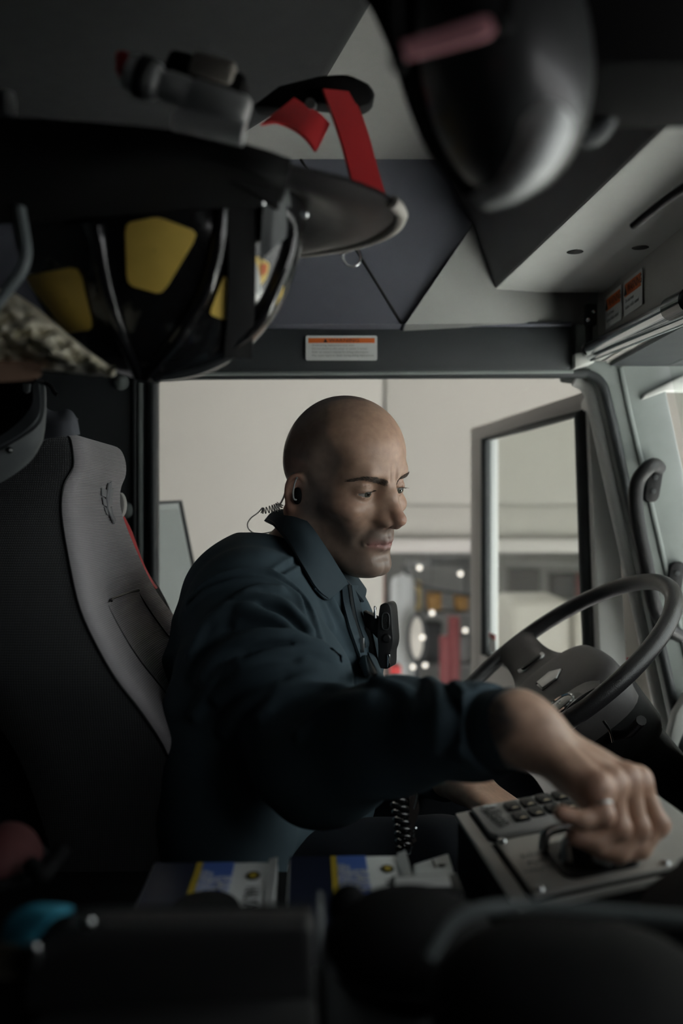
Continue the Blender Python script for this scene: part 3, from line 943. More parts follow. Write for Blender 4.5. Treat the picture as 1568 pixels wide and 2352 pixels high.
def seat_ring(row, part):
    fx, bx_, z, y0, y1 = row
    z = rel(z)
    r = min(0.012, (fx - bx_) * 0.45)
    mid = (y0 + y1) / 2
    hw = (y1 - y0) / 2
    # bolster: the centre of the front face sits a little behind its sides below the headrest
    dip = 0.012 * max(0.0, min(1.0, (rel(-0.06) - z) / 0.06))
    wing = 1.25 * max(0.0, min(0.0, rel(-0.215) - z))
    front = []
    for i in range(17):
        v = -1 + 2 * i / 16
        y = mid + v * (hw - r)
        d_ = dip * max(0.0, 1 - (abs(v) / 0.62) ** 4) if abs(v) < 0.62 else 0.0
        wg = wing * max(0.0, (abs(v) - 0.62) / 0.38) ** 0.8
        front.append((fx - d_ + wg, y))
    nearc = [(fx + wing - r + r * math.cos(a), y0 + r - r * math.sin(a)) for a in [math.pi / 2 * (1 - i / 5) for i in range(5)]]
    farc = [(fx + wing - r + r * math.cos(a), y1 - r + r * math.sin(a)) for a in [math.pi / 2 * i / 5 for i in range(1, 6)]]
    if part == 'front':
        return [Vector((x, y, z)) for x, y in nearc + front + farc]
    if part == 'near':
        return [Vector((x, y, z)) for x, y in [(bx_, y0 + 0.01), (bx_ + 0.005, y0 + .002), ((bx_ * .7 + fx * .3), y0 - .004), ((bx_ + fx) / 2, y0 - .006), (bx_ * .2 + (fx + wing) * .8, y0 - .004), (fx + wing - r, y0)]]
    if part == 'far':
        return [Vector((x, y, z)) for x, y in [(fx + wing - r, y1), ((bx_ + fx) / 2, y1 + .004), (bx_, y1 - 0.01)]]
    return [Vector((x, y, z)) for x, y in [(bx_, y1 - 0.01), (bx_ - .012, mid), (bx_, y0 + 0.01)]]


bkr = sheet('backrest_front', [seat_ring(r, 'front') for r in pf], M['seat_front'], seat)
sheet('backrest_side', [seat_ring(r, 'near') for r in pf], M['seat_side'], seat)
sheet('backrest_side', [seat_ring(r, 'far') for r in pf], M['seat_side'], seat)
sheet('backrest_back', [seat_ring(r, 'back') for r in pf], M['black_matte'], seat)
sheet('backrest_top', [[v for v in seat_ring(pf[0], 'front')], [Vector((v.x * .35 + (-0.350) * .65, v.y * .97 + 1.268 * .03, v.z + 0.004)) for v in seat_ring(pf[0], 'front')], [Vector((-0.352, v.y * .97 + 1.268 * .03, v.z - .002)) for v in seat_ring(pf[0], 'front')]], M['seat_side'], seat)
# seams
nr = [seat_ring(r, 'near')[-1] + Vector((0.001, -0.0006, 0)) for r in pf]
tube('side_seam', nr, 0.0013, M['black'], bkr, n=6, sub=1)
for v_ in (-0.52, 0.52):
    sm = []
    for r in pf[28:]:
        y = (r[3] + r[4]) / 2 + v_ * ((r[4] - r[3]) / 2 - 0.012)
        sm.append(Vector((r[0] - 0.008 + .002, y, rel(r[2]))))
    tube('bolster_seam', sm, 0.0016, M['black'], bkr, n=6, sub=1)
r_ = pf[28]
tube('cross_seam', [Vector((r_[0] + .0006 - (0.008 if abs(v) < .5 else 0.002), (r_[3] + r_[4]) / 2 + v * ((r_[4] - r_[3]) / 2 - 0.03), rel(r_[2]))) for v in (-0.52, -0.3, 0, 0.3, 0.52)], 0.0016, M['black'], bkr, n=6, sub=4)
# back shell, cushion, base
sheet('back_shell', [[Vector((r[1] - .002, r[3] + .015, rel(r[2]))), Vector((r[1] - .05, r[3] + .03, rel(r[2]))), Vector((r[1] - .06, (r[3] + r[4]) / 2, rel(r[2]))), Vector((r[1] - .05, r[4] - .03, rel(r[2]))), Vector((r[1] - .002, r[4] - .015, rel(r[2])))] for r in pf[14:]], M['black'], seat, sub=0)
box('cushion', (0.06, 1.29, rel(-0.60)), (0.50, 0.46, 0.13), M['seat_side'], seat, bevel=0.04, seg=5)
box('pedestal', (0.0, 1.29, 0.25), (0.40, 0.36, 0.5), M['black_matte'], seat, bevel=0.02)
# winged emblem on the headrest front
M['thread'] = mat('silver_thread', (0.30, 0.30, 0.31), 0.6, var=0.1, vscale=200, bump=0.3, bscale=1500)
ex = -0.2885
em = []


def E(y, z, d=0.0):
    # front face height of the headrest at z (rel)
    k = min(pf, key=lambda r: abs(r[2] - z))
    return Vector((k[0] + 0.0012 + d, y, rel(z)))


emy = 1.300
emz = 0.012
for sg in (-1, 1):
    for k in range(3):
        z0 = emz + 0.016 - k * 0.012
        wdt = 0.032 - k * 0.006
        slab('emblem_wing', [E(emy + sg * 0.007, z0), E(emy + sg * wdt, z0 + 0.003), E(emy + sg * (wdt - .003), z0 - 0.007), E(emy + sg * 0.007, z0 - 0.009)], (0.0012, 0, 0), M['thread'], bkr, bevel=0)
slab('emblem_figure', [E(emy + u, emz + v, 0.0006) for u, v in ((0, .028), (.005, .024), (.004, .017), (.008, .008), (.006, -.008), (.009, -.022), (0, -.028), (-.009, -.022), (-.006, -.008), (-.008, .008), (-.004, .017), (-.005, .024))], (0.0018, 0, 0), M['thread'], bkr, bevel=0)
# belt guide
bg_ = [P(271 + 15 * math.cos(t), 1160 + 30 * math.sin(t), 1.45) for t in [2 * math.pi * i / 20 for i in range(20)]]
slab('belt_guide', bg_, (0.0, 0.02, 0), mat('belt_guide', (0.42, 0.41, 0.39), 0.5, var=0.05), seat, bevel=0.004)

sb = thing('seat_belt', 'seat belt strap turning from red to black beside the driver seat', 'seat belt', P(345, 1330, 1.5))
sheet('red_strap', [[P(276, 1188, 1.452), P(286, 1186, 1.478)], [P(290, 1226, 1.460), P(304, 1222, 1.486)], [P(318, 1290, 1.475), P(326, 1284, 1.50)], [P(344, 1335, 1.485), P(349, 1331, 1.515)], [P(358, 1352, 1.49), P(362, 1350, 1.52)]], M['red_web'], sb, thick=0.0015, sub=3)
sheet('black_strap', [[P(282, 1222, 1.47), P(292, 1218, 1.50)], [P(318, 1310, 1.49), P(332, 1305, 1.52)], [P(362, 1365, 1.50), P(366, 1350, 1.53)], [P(396, 1424, 1.51), P(404, 1424, 1.54)], [P(440, 1500, 1.52), P(450, 1500, 1.55)]], M['black_matte'], sb, thick=0.0015, sub=3)

# helmet resting behind the headrest
hh = thing('bump_helmet', 'charcoal hard hat shell with a rivet lying behind the driver headrest', 'helmet', P(-40, 1080, 1.02))
M['charcoal'] = mat('charcoal_plastic', (0.085, 0.093, 0.096), 0.6, var=0.15, vscale=25, bump=0.25, bscale=900)
inner = [(76, 884, 1.0), (76, 925, 0.995), (66, 952, 0.99), (40, 980, 0.985), (0, 1008, 0.98), (-60, 1035, 0.975)]
edge = [(92, 884, 1.0), (93, 935, 0.995), (84, 970, 0.985), (52, 1000, 0.98), (0, 1030, 0.975), (-60, 1060, 0.97)]
mid_ = [(97, 900, 1.03), (97, 950, 1.02), (92, 990, 1.0), (70, 1025, 0.99), (20, 1060, 0.985), (-50, 1090, 0.98)]
outer = [(92, 960, 1.05), (92, 1000, 1.04), (84, 1022, 1.02), (62, 1055, 1.01), (10, 1095, 1.0), (-60, 1130, 1.0)]
sheet('brim', [[P(*q) for q in edge], [P(*q) for q in mid_], [P(*q) for q in outer]], M['charcoal'], hh, thick=0.004, sub=4)
sheet('rim_lip', [[P(*q) for q in inner], [P(*q) for q in edge]], mat('lip_plastic', (0.05, 0.055, 0.06), 0.5, var=0.1), hh, thick=0.004, sub=4)
sheet('inner_shell', [[P(78, 860, 1.0), P(78, 925, 0.998), P(68, 955, 0.995), P(40, 984, 0.99), P(0, 1012, 0.985), P(-60, 1040, 0.98)], [P(40, 850, 1.06), P(45, 905, 1.06), P(35, 930, 1.06), P(10, 955, 1.06), P(-30, 975, 1.06), P(-80, 990, 1.06)], [P(-80, 840, 1.09), P(-70, 870, 1.09), P(-70, 880, 1.09), P(-80, 890, 1.09), P(-90, 900, 1.09), P(-110, 920, 1.09)]], M['black_matte'], hh, sub=4)
m_ = Matrix.Translation(P(20, 1034, 0.972)) @ Matrix.Rotation(math.pi / 2, 4, 'X')
lathe('rivet', [(0.0001, 0.004), (0.002, 0.0036), (0.0032, 0.001), (0.0036, 0)], m_, M['black_gloss'], hh, n=14)
slab('tab', [P(50, 880, 0.99), P(70, 880, 0.99), P(68, 900, 0.99), P(60, 904, 0.99), P(52, 900, 0.99)], (0, 0.003, 0), M['charcoal'], hh, bevel=0.001)
sheet('ear_flap', [[P(96, 924, 1.09), P(112, 940, 1.09), P(132, 945, 1.09), P(152, 939, 1.09), P(166, 945, 1.09), P(178, 962, 1.09)], [P(94, 960, 1.08), P(112, 965, 1.075), P(132, 968, 1.07), P(150, 968, 1.07), P(168, 970, 1.075), P(182, 985, 1.09)], [P(88, 1015, 1.08), P(106, 1008, 1.075), P(130, 1004, 1.07), P(150, 1002, 1.07), P(170, 1000, 1.075), P(184, 998, 1.09)]], mat('flap_cloth', (0.105, 0.11, 0.125), 0.85, var=0.12, vscale=40, bump=0.3, bscale=900), hh, thick=0.004, sub=4)
tube('chin_strap', [P(80, 872, 1.05), P(100, 878, 1.06), P(116, 886, 1.06), P(124, 900, 1.06), P(132, 907, 1.06)], 0.0022, M['black_matte'], hh, n=8, sub=5)
tube('strap_end', [P(92, 890, 1.05), P(100, 905, 1.055), P(103, 918, 1.055), P(98, 928, 1.055)], 0.0022, M['black_matte'], hh, n=8, sub=5)
# ------------------------------------------------------------------ fire helmet stowed crown down under the ceiling
HO = Vector((-0.154, 0.85, rel(0.262)))
HA = (0.124, 0.108, 0.150)
fhm = thing('fire_helmet', 'black fire helmet with yellow reflective patches hanging crown down under the ceiling', 'helmet', HO)


def on_dome(px, py, grow=0.0):
    """nearest hit of the sight line through a photo pixel with the helmet dome (a bit outside it)"""
    d = P(px, py, 1.0) - Vector((0, 0, CZ))
    o = Vector((0, 0, CZ)) - HO
    ax = [q + grow for q in HA]
    A = sum((d[i] / ax[i]) ** 2 for i in range(3))
    B = 2 * sum(d[i] * o[i] / ax[i] ** 2 for i in range(3))
    C = sum((o[i] / ax[i]) ** 2 for i in range(3)) - 1
    disc = B * B - 4 * A * C
    t = (-B - math.sqrt(max(disc, 0.0))) / (2 * A)
    return Vector((0, 0, CZ)) + d * t


rows = []
for i in range(25):
    el_ = math.radians(-90 + 96 * i / 24)
    rows.append([HO + Vector((HA[0] * math.cos(el_) * math.cos(a), HA[1] * math.cos(el_) * math.sin(a), HA[2] * math.sin(el_))) for a in [2 * math.pi * j / 48 for j in range(49)]])
dome = sheet('dome', rows, M['black_gloss'], fhm)


def dome_patch(name, poly, m_, grow, inset=0.86):
    c_ = (sum(p[0] for p in poly) / len(poly), sum(p[1] for p in poly) / len(poly))
    pts = []
    n = len(poly)
    # rounded outline, densely sampled
    out = []
    for i in range(n):
        a, b = poly[i], poly[(i + 1) % n]
        for k in range(6):
            out.append((a[0] + (b[0] - a[0]) * k / 6, a[1] + (b[1] - a[1]) * k / 6))
    o2 = []
    for i in range(len(out)):
        p0, p1, p2 = out[i - 1], out[i], out[(i + 1) % len(out)]
        o2.append(((p0[0] + 2 * p1[0] + p2[0]) / 4, (p0[1] + 2 * p1[1] + p2[1]) / 4))
    rws = []
    for s in (1.0, 0.985, 0.7, 0.4, 0.02):
        g = grow if s < 0.99 else grow * 0.2
        ring_ = [on_dome(c_[0] + (p[0] - c_[0]) * s, c_[1] + (p[1] - c_[1]) * s, g) for p in o2]
        rws.append(ring_ + [ring_[0]])
    sheet(name, rws, m_, fhm)


dome_patch('reflective_patch', [(286, 512), (362, 497), (458, 534), (372, 678), (291, 655)], M['yellow'], 0.0022)
dome_patch('reflective_patch', [(52, 634), (182, 610), (216, 757), (152, 766)], M['yellow'], 0.0022)
dome_patch('reflective_patch', [(480, 722), (515, 632), (521, 640), (521, 738)], M['yellow'], 0.0022)
dome_patch('reflective_patch', [(566, 596), (592, 588), (620, 606), (612, 640), (566, 694)], M['yellow'], 0.0022)
dome_patch('reflective_patch', [(556, 782), (640, 668), (653, 655), (648, 680), (600, 750)], M['yellow'], 0.0022)
dome_patch('orange_mark', [(598, 606), (614, 606), (612, 626), (600, 636)], M['orange'], 0.0032)
dome_patch('white_mark', [(580, 600), (588, 600), (598, 640), (600, 674), (576, 676)], M['white_paper'], 0.0030)
for pl in ([(222, 520), (228, 560), (240, 640), (268, 740), (322, 862)], [(512, 440), (500, 560), (470, 670), (410, 770), (332, 864)], [(600, 430), (668, 520), (640, 640), (560, 770), (350, 866)]):
    tube('dome_rib', [on_dome(a, b, 0.0012) for a, b in pl], 0.006, M['black_gloss'], dome, n=10, sub=6)
sheet('goggle_strap', [[on_dome(520 + q, 400, 0.004), on_dome(522 + q, 520, 0.004), on_dome(522 + q, 640, 0.004), on_dome(518 + q, 740, 0.004), on_dome(512 + q, 820, 0.004)] for q in (0, 22, 44, 62)], M['black_matte'], fhm, thick=0.002, sub=3)
# crown pad: pale rim around the bottom
tube('crown_bead', [on_dome(330, 862, 0.001), on_dome(400, 862, 0.001), on_dome(470, 846, 0.001), on_dome(540, 812, 0.001)], 0.004, M['rubber'], dome, n=8, sub=5)
# face shield folded against the dome side
sheet('face_shield', [[on_dome(598, 600, .012), on_dome(606, 470, .012), on_dome(620, 400, .014)], [on_dome(640, 560, .012), on_dome(650, 470, .012), on_dome(655, 425, .014)], [P(688, 520, .86), P(694, 470, .86), P(672, 432, .86)]], M['charcoal'], fhm, thick=0.003, sub=4)
tube('shield_edge', [P(625, 412, .84), P(655, 424, .84), P(688, 452, .85), P(696, 480, .86), P(688, 525, .87)], 0.0032, M['steel'], fhm, n=8, sub=5)
# brim: wide oval plate with bead
BR = []


def brim_edge(a):
    rx = 0.205 if math.cos(a) > 0 else 0.17
    return HO + Vector((rx * math.cos(a), (0.165 if math.sin(a) > 0 else 0.125) * math.sin(a), -0.012 * math.cos(a) + 0.006))


for s in (0.0, 0.25, 0.5, 0.75, 1.0):
    rw = []
    for j in range(65):
        a = 2 * math.pi * j / 64
        i_ = HO + Vector((HA[0] * .985 * math.cos(a), HA[1] * .985 * math.sin(a), 0.004))
        q = i_.lerp(brim_edge(a), s)
        q.z -= 0.010 * math.sin(math.pi * s)
        rw.append(q)
    BR.append(rw)
M['brim_under'] = mat('brim_leather', (0.009, 0.008, 0.009), 0.4, var=0.5, vscale=40, bump=0.3, bscale=300)
sheet('brim', BR, M['brim_under'], fhm, thick=0.004)
tube('brim_bead', [brim_edge(math.radians(-18 + 175 * j / 48)) + Vector((0, 0, -.004)) for j in range(49)], 0.0055, mat('brim_bead', (0.40, 0.38, 0.35), 0.5, var=0.1), fhm, n=8, sub=1)
be = brim_edge(math.radians(48))
dr = [be + Vector((0.0, 0, -0.012)) + Vector((0.0085 * math.cos(t), 0.002, 0.010 * math.sin(t))) for t in [2 * math.pi * i / 24 for i in range(24)]]
pb = P(808, 590, 0.97)
dr = [pb + Vector((0.0085 * math.cos(t), 0.003 * math.sin(t), 0.0105 * math.sin(t))) for t in [2 * math.pi * i / 24 for i in range(24)]]
tube('d_ring', dr, 0.0012, M['chrome'], fhm, n=8, sub=1, closed=True)
tube('d_ring_loop', [P(780, 585, .97), P(798, 576, .965), P(812, 571, .965), P(806, 560, .96)], 0.002, M['chrome'], fhm, n=8, sub=4)
for (sx_, sy_) in ((458, 328), (515, 362), (600, 465), (700, 492)):
    p = P(sx_, sy_, 0.70) if sy_ < 400 else on_dome(sx_, sy_, 0.012)
    bm = bmesh.new()
    bmesh.ops.create_icosphere(bm, subdivisions=2, radius=0.0036, matrix=Matrix.Translation(p))
    from_bm('snap', bm, M['chrome'], fhm, 60)
sheet('neck_curtain', [[P(-60, 262, .69), P(150, 275, .69), P(330, 290, .69), P(480, 310, .70), P(600, 340, .71), P(668, 365, .73)], [P(-60, 340, .68), P(150, 345, .68), P(330, 350, .68), P(480, 370, .69), P(600, 400, .70), P(660, 420, .73)], [P(-60, 440, .70), P(150, 430, .70), P(330, 425, .71), P(480, 425, .72), P(600, 440, .74), P(650, 455, .76)], [P(-60, 520, .74), P(150, 505, .74), P(330, 490, .742), P(480, 480, .75), P(590, 480, .77), P(640, 480, .80)]], M['black_matte'], fhm, thick=0.004, sub=5)
sheet('liner_band', [[P(330, 300, .70), P(430, 315, .70), P(560, 370, .72), P(640, 420, .74)], [P(330, 360, .70), P(430, 375, .70), P(560, 430, .72), P(640, 480, .74)]], M['black_matte'], fhm, thick=0.004, sub=4)

M['alloy'] = mat('flashlight_alloy', (0.66, 0.68, 0.69), 0.3, 0.25, var=0.15, vscale=60)
fl = thing('helmet_flashlight', 'small silver flashlight clipped to the fire helmet rim', 'flashlight', P(430, 220, 0.70))
fx0, fx1 = P(292, 165, 0.69), P(568, 262, 0.69)
ax_ = (fx1 - fx0).normalized()
m_ = frame3(fx0, ax_.orthogonal(), ax_.cross(ax_.orthogonal()))
m_ = Matrix.Translation(fx0) @ ax_.to_track_quat('Z', 'Y').to_matrix().to_4x4()
L_ = (fx1 - fx0).length
lathe('body', [(0.0001, 0), (0.011, 0.001), (0.0125, 0.006), (0.0125, 0.022), (0.009, 0.026), (0.0105, 0.03), (0.0105, L_ * .5), (0.0095, L_ * .52), (0.0115, L_ * .56), (0.0115, L_ - .004), (0.009, L_), (0.0001, L_)], m_, M['alloy'], fl, n=24)
tube('side_tube', [P(400, 275, 0.69), P(560, 308, 0.69)], 0.0085, M['alloy'], fl, n=14, sub=1)
lathe('head_ring', [(0.0128, 0.008), (0.0145, 0.009), (0.0145, 0.016), (0.0128, 0.017)], m_, M['black'], fl, n=24)
box('clip_block', P(490, 165, 0.71), (0.032, 0.02, 0.017), mat('worn_tan', (0.34, 0.31, 0.28), 0.7, var=0.3, vscale=60), fl, rot=Matrix.Rotation(math.radians(16), 3, 'Y'), bevel=0.004)
box('clamp', P(470, 200, 0.72), (0.06, 0.03, 0.03), M['black_matte'], fl, rot=Matrix.Rotation(math.radians(20), 3, 'Y'), bevel=0.006)
box('red_tip', P(284, 150, 0.69), (0.010, 0.014, 0.016), M['red_paint'], fl, bevel=0.003)

hb = thing('helmet_bracket', 'black ceiling bracket with bright red hooks holding the fire helmet brim', 'bracket', P(730, 215, 0.93))
pl = [(575, 245), (640, 195), (735, 172), (800, 168), (845, 190), (865, 215), (852, 240), (820, 250), (720, 238), (640, 250)]
zc = 0.93
slab('base_plate', [P(a, b, zc) for a, b in pl], (0, 0.05, 0.012), M['black_matte'], hb, bevel=0.006)
sheet('long_hook', [[P(738, 208, .915), P(772, 300, .91), P(800, 400, .905), P(818, 470, .90)], [P(805, 215, .935), P(838, 300, .93), P(866, 400, .925), P(890, 478, .92)]], M['red_paint'], hb, thick=0.003, sub=4)
sheet('hook_foot', [[P(818, 468, .90), P(806, 478, .87), P(790, 482, .85)], [P(890, 478, .92), P(885, 490, .89), P(862, 510, .865)]], M['red_paint'], hb, thick=0.003, sub=4)
sheet('short_hook', [[P(598, 290, .88), P(640, 286, .885), P(690, 312, .89), P(722, 350, .90)], [P(672, 228, .90), P(708, 250, .905), P(735, 268, .91), P(752, 286, .92)]], M['red_paint'], hb, thick=0.003, sub=4)
tube('pivot_bolt', [P(712, 238, .90), P(716, 244, .93)], 0.005, M['steel'], hb, n=10, sub=1)
tube('support_rod', [P(640, 380, 1.0), P(720, 410, .99), P(800, 440, .98)], 0.006, M['rubber'], hb, n=10, sub=1)

# ------------------------------------------------------------------ second hanging helmet, close to the lens
sh = thing('hanging_helmet', 'black helmet hanging close to the camera beside a pink-red strap', 'helmet', P(1130, 200, 0.52))
rows = []
c2 = P(1130, 120, 0.55)
for i in range(21):
    el_ = math.radians(-90 + 150 * i / 20)
    rw = []
    for j in range(33):
        a = 2 * math.pi * j / 32
        rx = 0.047 * (1 + 0.15 * math.cos(a))
        rw.append(c2 + Vector((rx * math.cos(el_) * math.cos(a) + 0.01 * math.sin(el_) * -1.0, 0.06 * math.cos(el_) * math.sin(a), 0.080 * math.sin(el_))))
    rows.append(rw)
M['helmet_grey'] = mat('helmet_grey', (0.035, 0.037, 0.038), 0.4, var=0.2, vscale=10, coat=0.2)
sheet('shell', rows, M['helmet_grey'], sh)
sheet('lit_crescent', [[P(1250, 232, .478), P(1205, 280, .482), P(1190, 340, .484), P(1150, 420, .49), P(1090, 456, .50)], [P(1285, 250, .478), P(1265, 300, .477), P(1230, 365, .478), P(1175, 430, .485), P(1105, 464, .497)], [P(1305, 280, .490), P(1298, 320, .49), P(1255, 395, .49), P(1190, 445, .495), P(1120, 468, .50)]], mat('lit_crescent_grey', (0.72, 0.75, 0.74), 0.45, var=0.1, vscale=10), sh, thick=0.003, sub=5)  # pale crescent: the lit side of the shell put into the colour
sheet('back_shell', [[P(830, -60, .60), P(905, 90, .60), P(985, 310, .60), P(1080, 440, .58)], [P(1000, -60, .55), P(1050, 120, .54), P(1090, 300, .54), P(1120, 440, .56)]], M['black_matte'], sh, thick=0.006, sub=5)
box('shade_block', P(1440, 50, 0.58), (0.15, 0.10, 0.10), M['black_matte'], sh, bevel=0.02)  # enlarged black block standing in for shade on the overhead console
tube('latch', [P(1320, 310, .6), P(1350, 318, .6), P(1380, 300, .6), P(1395, 270, .6)], 0.006, M['charcoal'], sh, n=10, sub=4)
rs = thing('hanging_strap', 'short pink-red strap crossing the dark helmet at the top', 'strap', P(1030, 90, 0.5))
sheet('webbing', [[P(922, 96, .44), P(1020, 66, .435), P(1105, 38, .43), P(1138, 44, .43)], [P(932, 134, .44), P(1030, 108, .435), P(1112, 84, .43), P(1136, 70, .43)]], mat('faded_red_web', (0.92, 0.42, 0.47), 0.8, var=0.12, vscale=80, bump=0.2), rs, thick=0.003, sub=4)
tube('strap_cord', [P(924, 104, .442), P(905, 40, .46), Vector((0.02, .50, CEIL - .036)), Vector((0.02, .52, CEIL - .030))], 0.003, M['black_matte'], rs, n=8, sub=4)
tube('strap_cord', [P(1134, 56, .43), P(1180, -60, .44), Vector((0.10, .45, CEIL - .06)), Vector((0.11, .46, CEIL - .002))], 0.003, M['black_matte'], rs, n=8, sub=4)

# ------------------------------------------------------------------ gear at the left edge
rng = random.Random(4)
gc = thing('crumpled_blanket', 'crumpled tan and gold foil-like cloth under the fire helmet', 'cloth', P(60, 850, 0.74))
top = [(-160, 640), (-60, 655), (20, 668), (75, 700), (130, 745), (195, 800), (262, 848)]
bot = [(-160, 850), (-60, 848), (10, 846), (70, 848), (130, 852), (200, 860), (262, 862)]
gt, gb_ = spline(top, 8), spline(bot, 8)
rows = []
for i in range(22):
    s = i / 21
    rw = []
    for j in range(len(gt)):
        x = gt[j][0] * (1 - s) + gb_[j][0] * s
        y = gt[j][1] * (1 - s) + gb_[j][1] * s
        edge_ = min(1.0, 4 * s * (1 - s) + 0.1)
        n1 = math.sin(x * 0.05 + 7 * s + 2 * math.sin(y * .05)) + math.sin(x * 0.11 - y * .13 + 1.3) * 0.7 + math.sin(x * .021 + y * .19) * 0.8
        rw.append(P(x + 3 * edge_ * math.sin(y * .21), y + 5 * edge_ * math.sin(x * .13 + s * 5), 0.78 - 0.035 * math.sin(math.pi * s) + 0.006 * n1 * edge_ + 0.003 * edge_ * rng.uniform(-1, 1)))
    rows.append(rw)
M['gold_cloth'] = mat('gold_cloth', (0.86, 0.70, 0.53), 0.4, 0.1, var=0.5, vscale=45, bump=0.6, bscale=120)
sheet('cloth', rows, M['gold_cloth'], gc, thick=0.004)
sheet('cloth_edge', [[P(-160, 838, .76), P(0, 836, .76), P(70, 842, .76), P(94, 850, .76)], [P(-160, 882, .77), P(0, 878, .77), P(70, 872, .77), P(95, 862, .77)]], mat('tan_leather', (0.42, 0.27, 0.19), 0.7, var=0.15, vscale=30), gc, thick=0.006, sub=4)
hs = thing('hose', 'grey curved hose hanging down beside the fire helmet', 'hose', P(30, 500, 0.72))
tube('hose_tube', [P(14, 255, .72), P(22, 310, .72), P(34, 360, .72), P(52, 405, .72), P(50, 450, .72), P(46, 480, .72), P(54, 530, .72), P(60, 580, .72), P(50, 620, .72), P(26, 655, .72), P(-10, 700, .72), P(-60, 740, .72)], 0.0042, mat('hose_grey', (0.16, 0.185, 0.19), 0.5, var=0.1, vscale=30), hs, n=12, sub=6)
lathe('hose_fitting', [(0.0001, .012), (.006, .012), (.007, .008), (.007, -.004), (.0001, -.004)], Matrix.Translation(P(14, 252, .72)), M['steel'], hs, n=14)

# ------------------------------------------------------------------ between the seats
ec = struct(box('floor_tunnel', (-0.10, 0.58, rel(-0.365) - 0.30), (1.05, 0.90, 0.60), M['black_matte'], bevel=0.02))

# shifter console
A_, B_, C_ = P(1045, 1868, .93), P(1190, 2085, .72), P(1545, 2010, .745)
ux, uy = (C_ - B_), (A_ - B_)
un = ux.cross(uy).normalized()
if un.z < 0:
    un = -un
scn = thing('shifter_console', 'grey metal transmission console with keypad and lever plate under the man\'s hand', 'console', B_ + (ux + uy) / 2 - un * 0.1)


def S(u, v, n=0.0):
    """u 0..1 along the near edge, v 0..1 away from the camera"""
    return B_ + ux * u + uy * v + un * n


slab('top_plate', [S(0, 0), S(1.5, 0), S(1.5, 1), S(0, 1)], un * -0.006, M['brushed'], scn, bevel=0.001)
slab('body', [S(0.005, 0.005, -.006), S(1.49, 0.005, -.006), S(1.49, 0.995, -.006), S(0.005, 0.995, -.006)], (0.0, 0, -0.14), M['black_matte'], scn, bevel=0.004)
kp = slab('keypad', [S(0.115, 0.64, .006), S(0.155, 0.60, .006), S(0.86, 0.60, .006), S(0.90, 0.64, .006), S(0.90, 0.96, .006), S(0.115, 0.96, .006)], un * -0.010, mat('keypad_grey', (0.34, 0.33, 0.32), 0.5, 0.2, var=0.1, vscale=40), scn, bevel=0.0015)
slab('keypad_shadow', [S(0.095, 0.625, .0015), S(0.145, 0.578, .0015), S(0.87, 0.578, .0015), S(0.915, 0.62, .0015), S(0.915, 0.97, .0015), S(0.095, 0.97, .0015)], un * -0.004, M['black_matte'], scn, bevel=0)  # black underplate: the shadow outline round the keypad, put into colour
slab('plate_shadow', [S(0.095, 0.012, .001), S(1.06, 0.012, .001), S(1.06, 0.568, .001), S(0.095, 0.568, .001)], un * -0.004, M['black_matte'], scn, bevel=0)  # black underplate: the shadow outline round the lever plate
for (u, v) in ((0.40, 0.86), (0.40, 0.73), (0.53, 0.87), (0.53, 0.75), (0.66, 0.88), (0.66, 0.75), (0.79, 0.88), (0.79, 0.75)):
    slab('key', [S(u + a, v + b * .55, .009) for a, b in rrect(0.112, 0.185, 0.03)], un * -0.004, M['black'], kp, bevel=0.001)
    slab('key_arrow', [S(u - .028, v - .046, .0093), S(u + .028, v - .046, .0093), S(u, v - .026, .0093)], un * -0.0005, mat('key_print', (0.5, 0.42, 0.3), 0.5), kp, bevel=0)
bs = Matrix((ux.normalized(), un.cross(ux.normalized()), un)).transposed().to_4x4()
tm = bs.copy()
tm.translation = S(0.245, 0.80, .0065)
text('maker_name', 'Allison', tm @ Matrix.Rotation(-math.pi / 2, 4, 'Z'), 0.020, M['ink'], kp, 0.0001)
tm = bs.copy()
tm.translation = S(0.195, 0.78, .0065)
text('maker_line', 'TRANSMISSION', tm @ Matrix.Rotation(-math.pi / 2, 4, 'Z'), 0.0075, M['ink'], kp, 0.0001)
slab('maker_mark', [S(0.225 + .035 * math.cos(t), 0.925 + .020 * math.sin(t), .0065) for t in [2 * math.pi * i / 20 for i in range(20)]], un * -.0004, M['white_paper'], kp, bevel=0)
slab('maker_mark', [S(0.275 + .03 * math.cos(t), 0.925 + .018 * math.sin(t), .0066) for t in [2 * math.pi * i / 20 for i in range(20)]], un * -.0004, M['white_paper'], kp, bevel=0)
lp = slab('lever_plate', [S(0.125, 0.03, .004), S(1.05, 0.03, .004), S(1.05, 0.56, .004), S(0.125, 0.56, .004)], un * -0.006, mat('engraved_plate', (0.44, 0.43, 0.405), 0.42, 0.35, var=0.1, vscale=60), scn, bevel=0.001)
for (u, v) in ((0.16, 0.54), (0.17, 0.06), (1.0, 0.06)):
    m_ = bs.copy()
    m_.translation = S(u, v, .004)
    lathe('screw', [(0.0001, 0.003), (0.003, 0.0024), (0.0042, 0)], m_, M['steel'], lp, n=14)
for k, ln in enumerate(('ROAD', 'PUMP', 'NEUTRAL')):
    tm = bs.copy()
    tm.translation = S(0.30, 0.36 - k * .07, .0045)
    text('engraving', ln, tm, 0.0085, M['grey_ink'], lp, 0.0001)
m_ = bs.copy()
m_.translation = S(0.62, 0.25, .003)
lv = lathe('lever_boss', [(0.0001, 0.022), (0.014, 0.021), (0.020, 0.014), (0.024, 0.004), (0.030, 0.0)], m_, M['black_gloss'], lp, n=28)
slab('slot_plate', [S(0.62 + a, 0.25 + b, .006) for a, b in rrect(0.52, 0.34, 0.08)], un * -0.003, M['black'], lp, bevel=0.001)
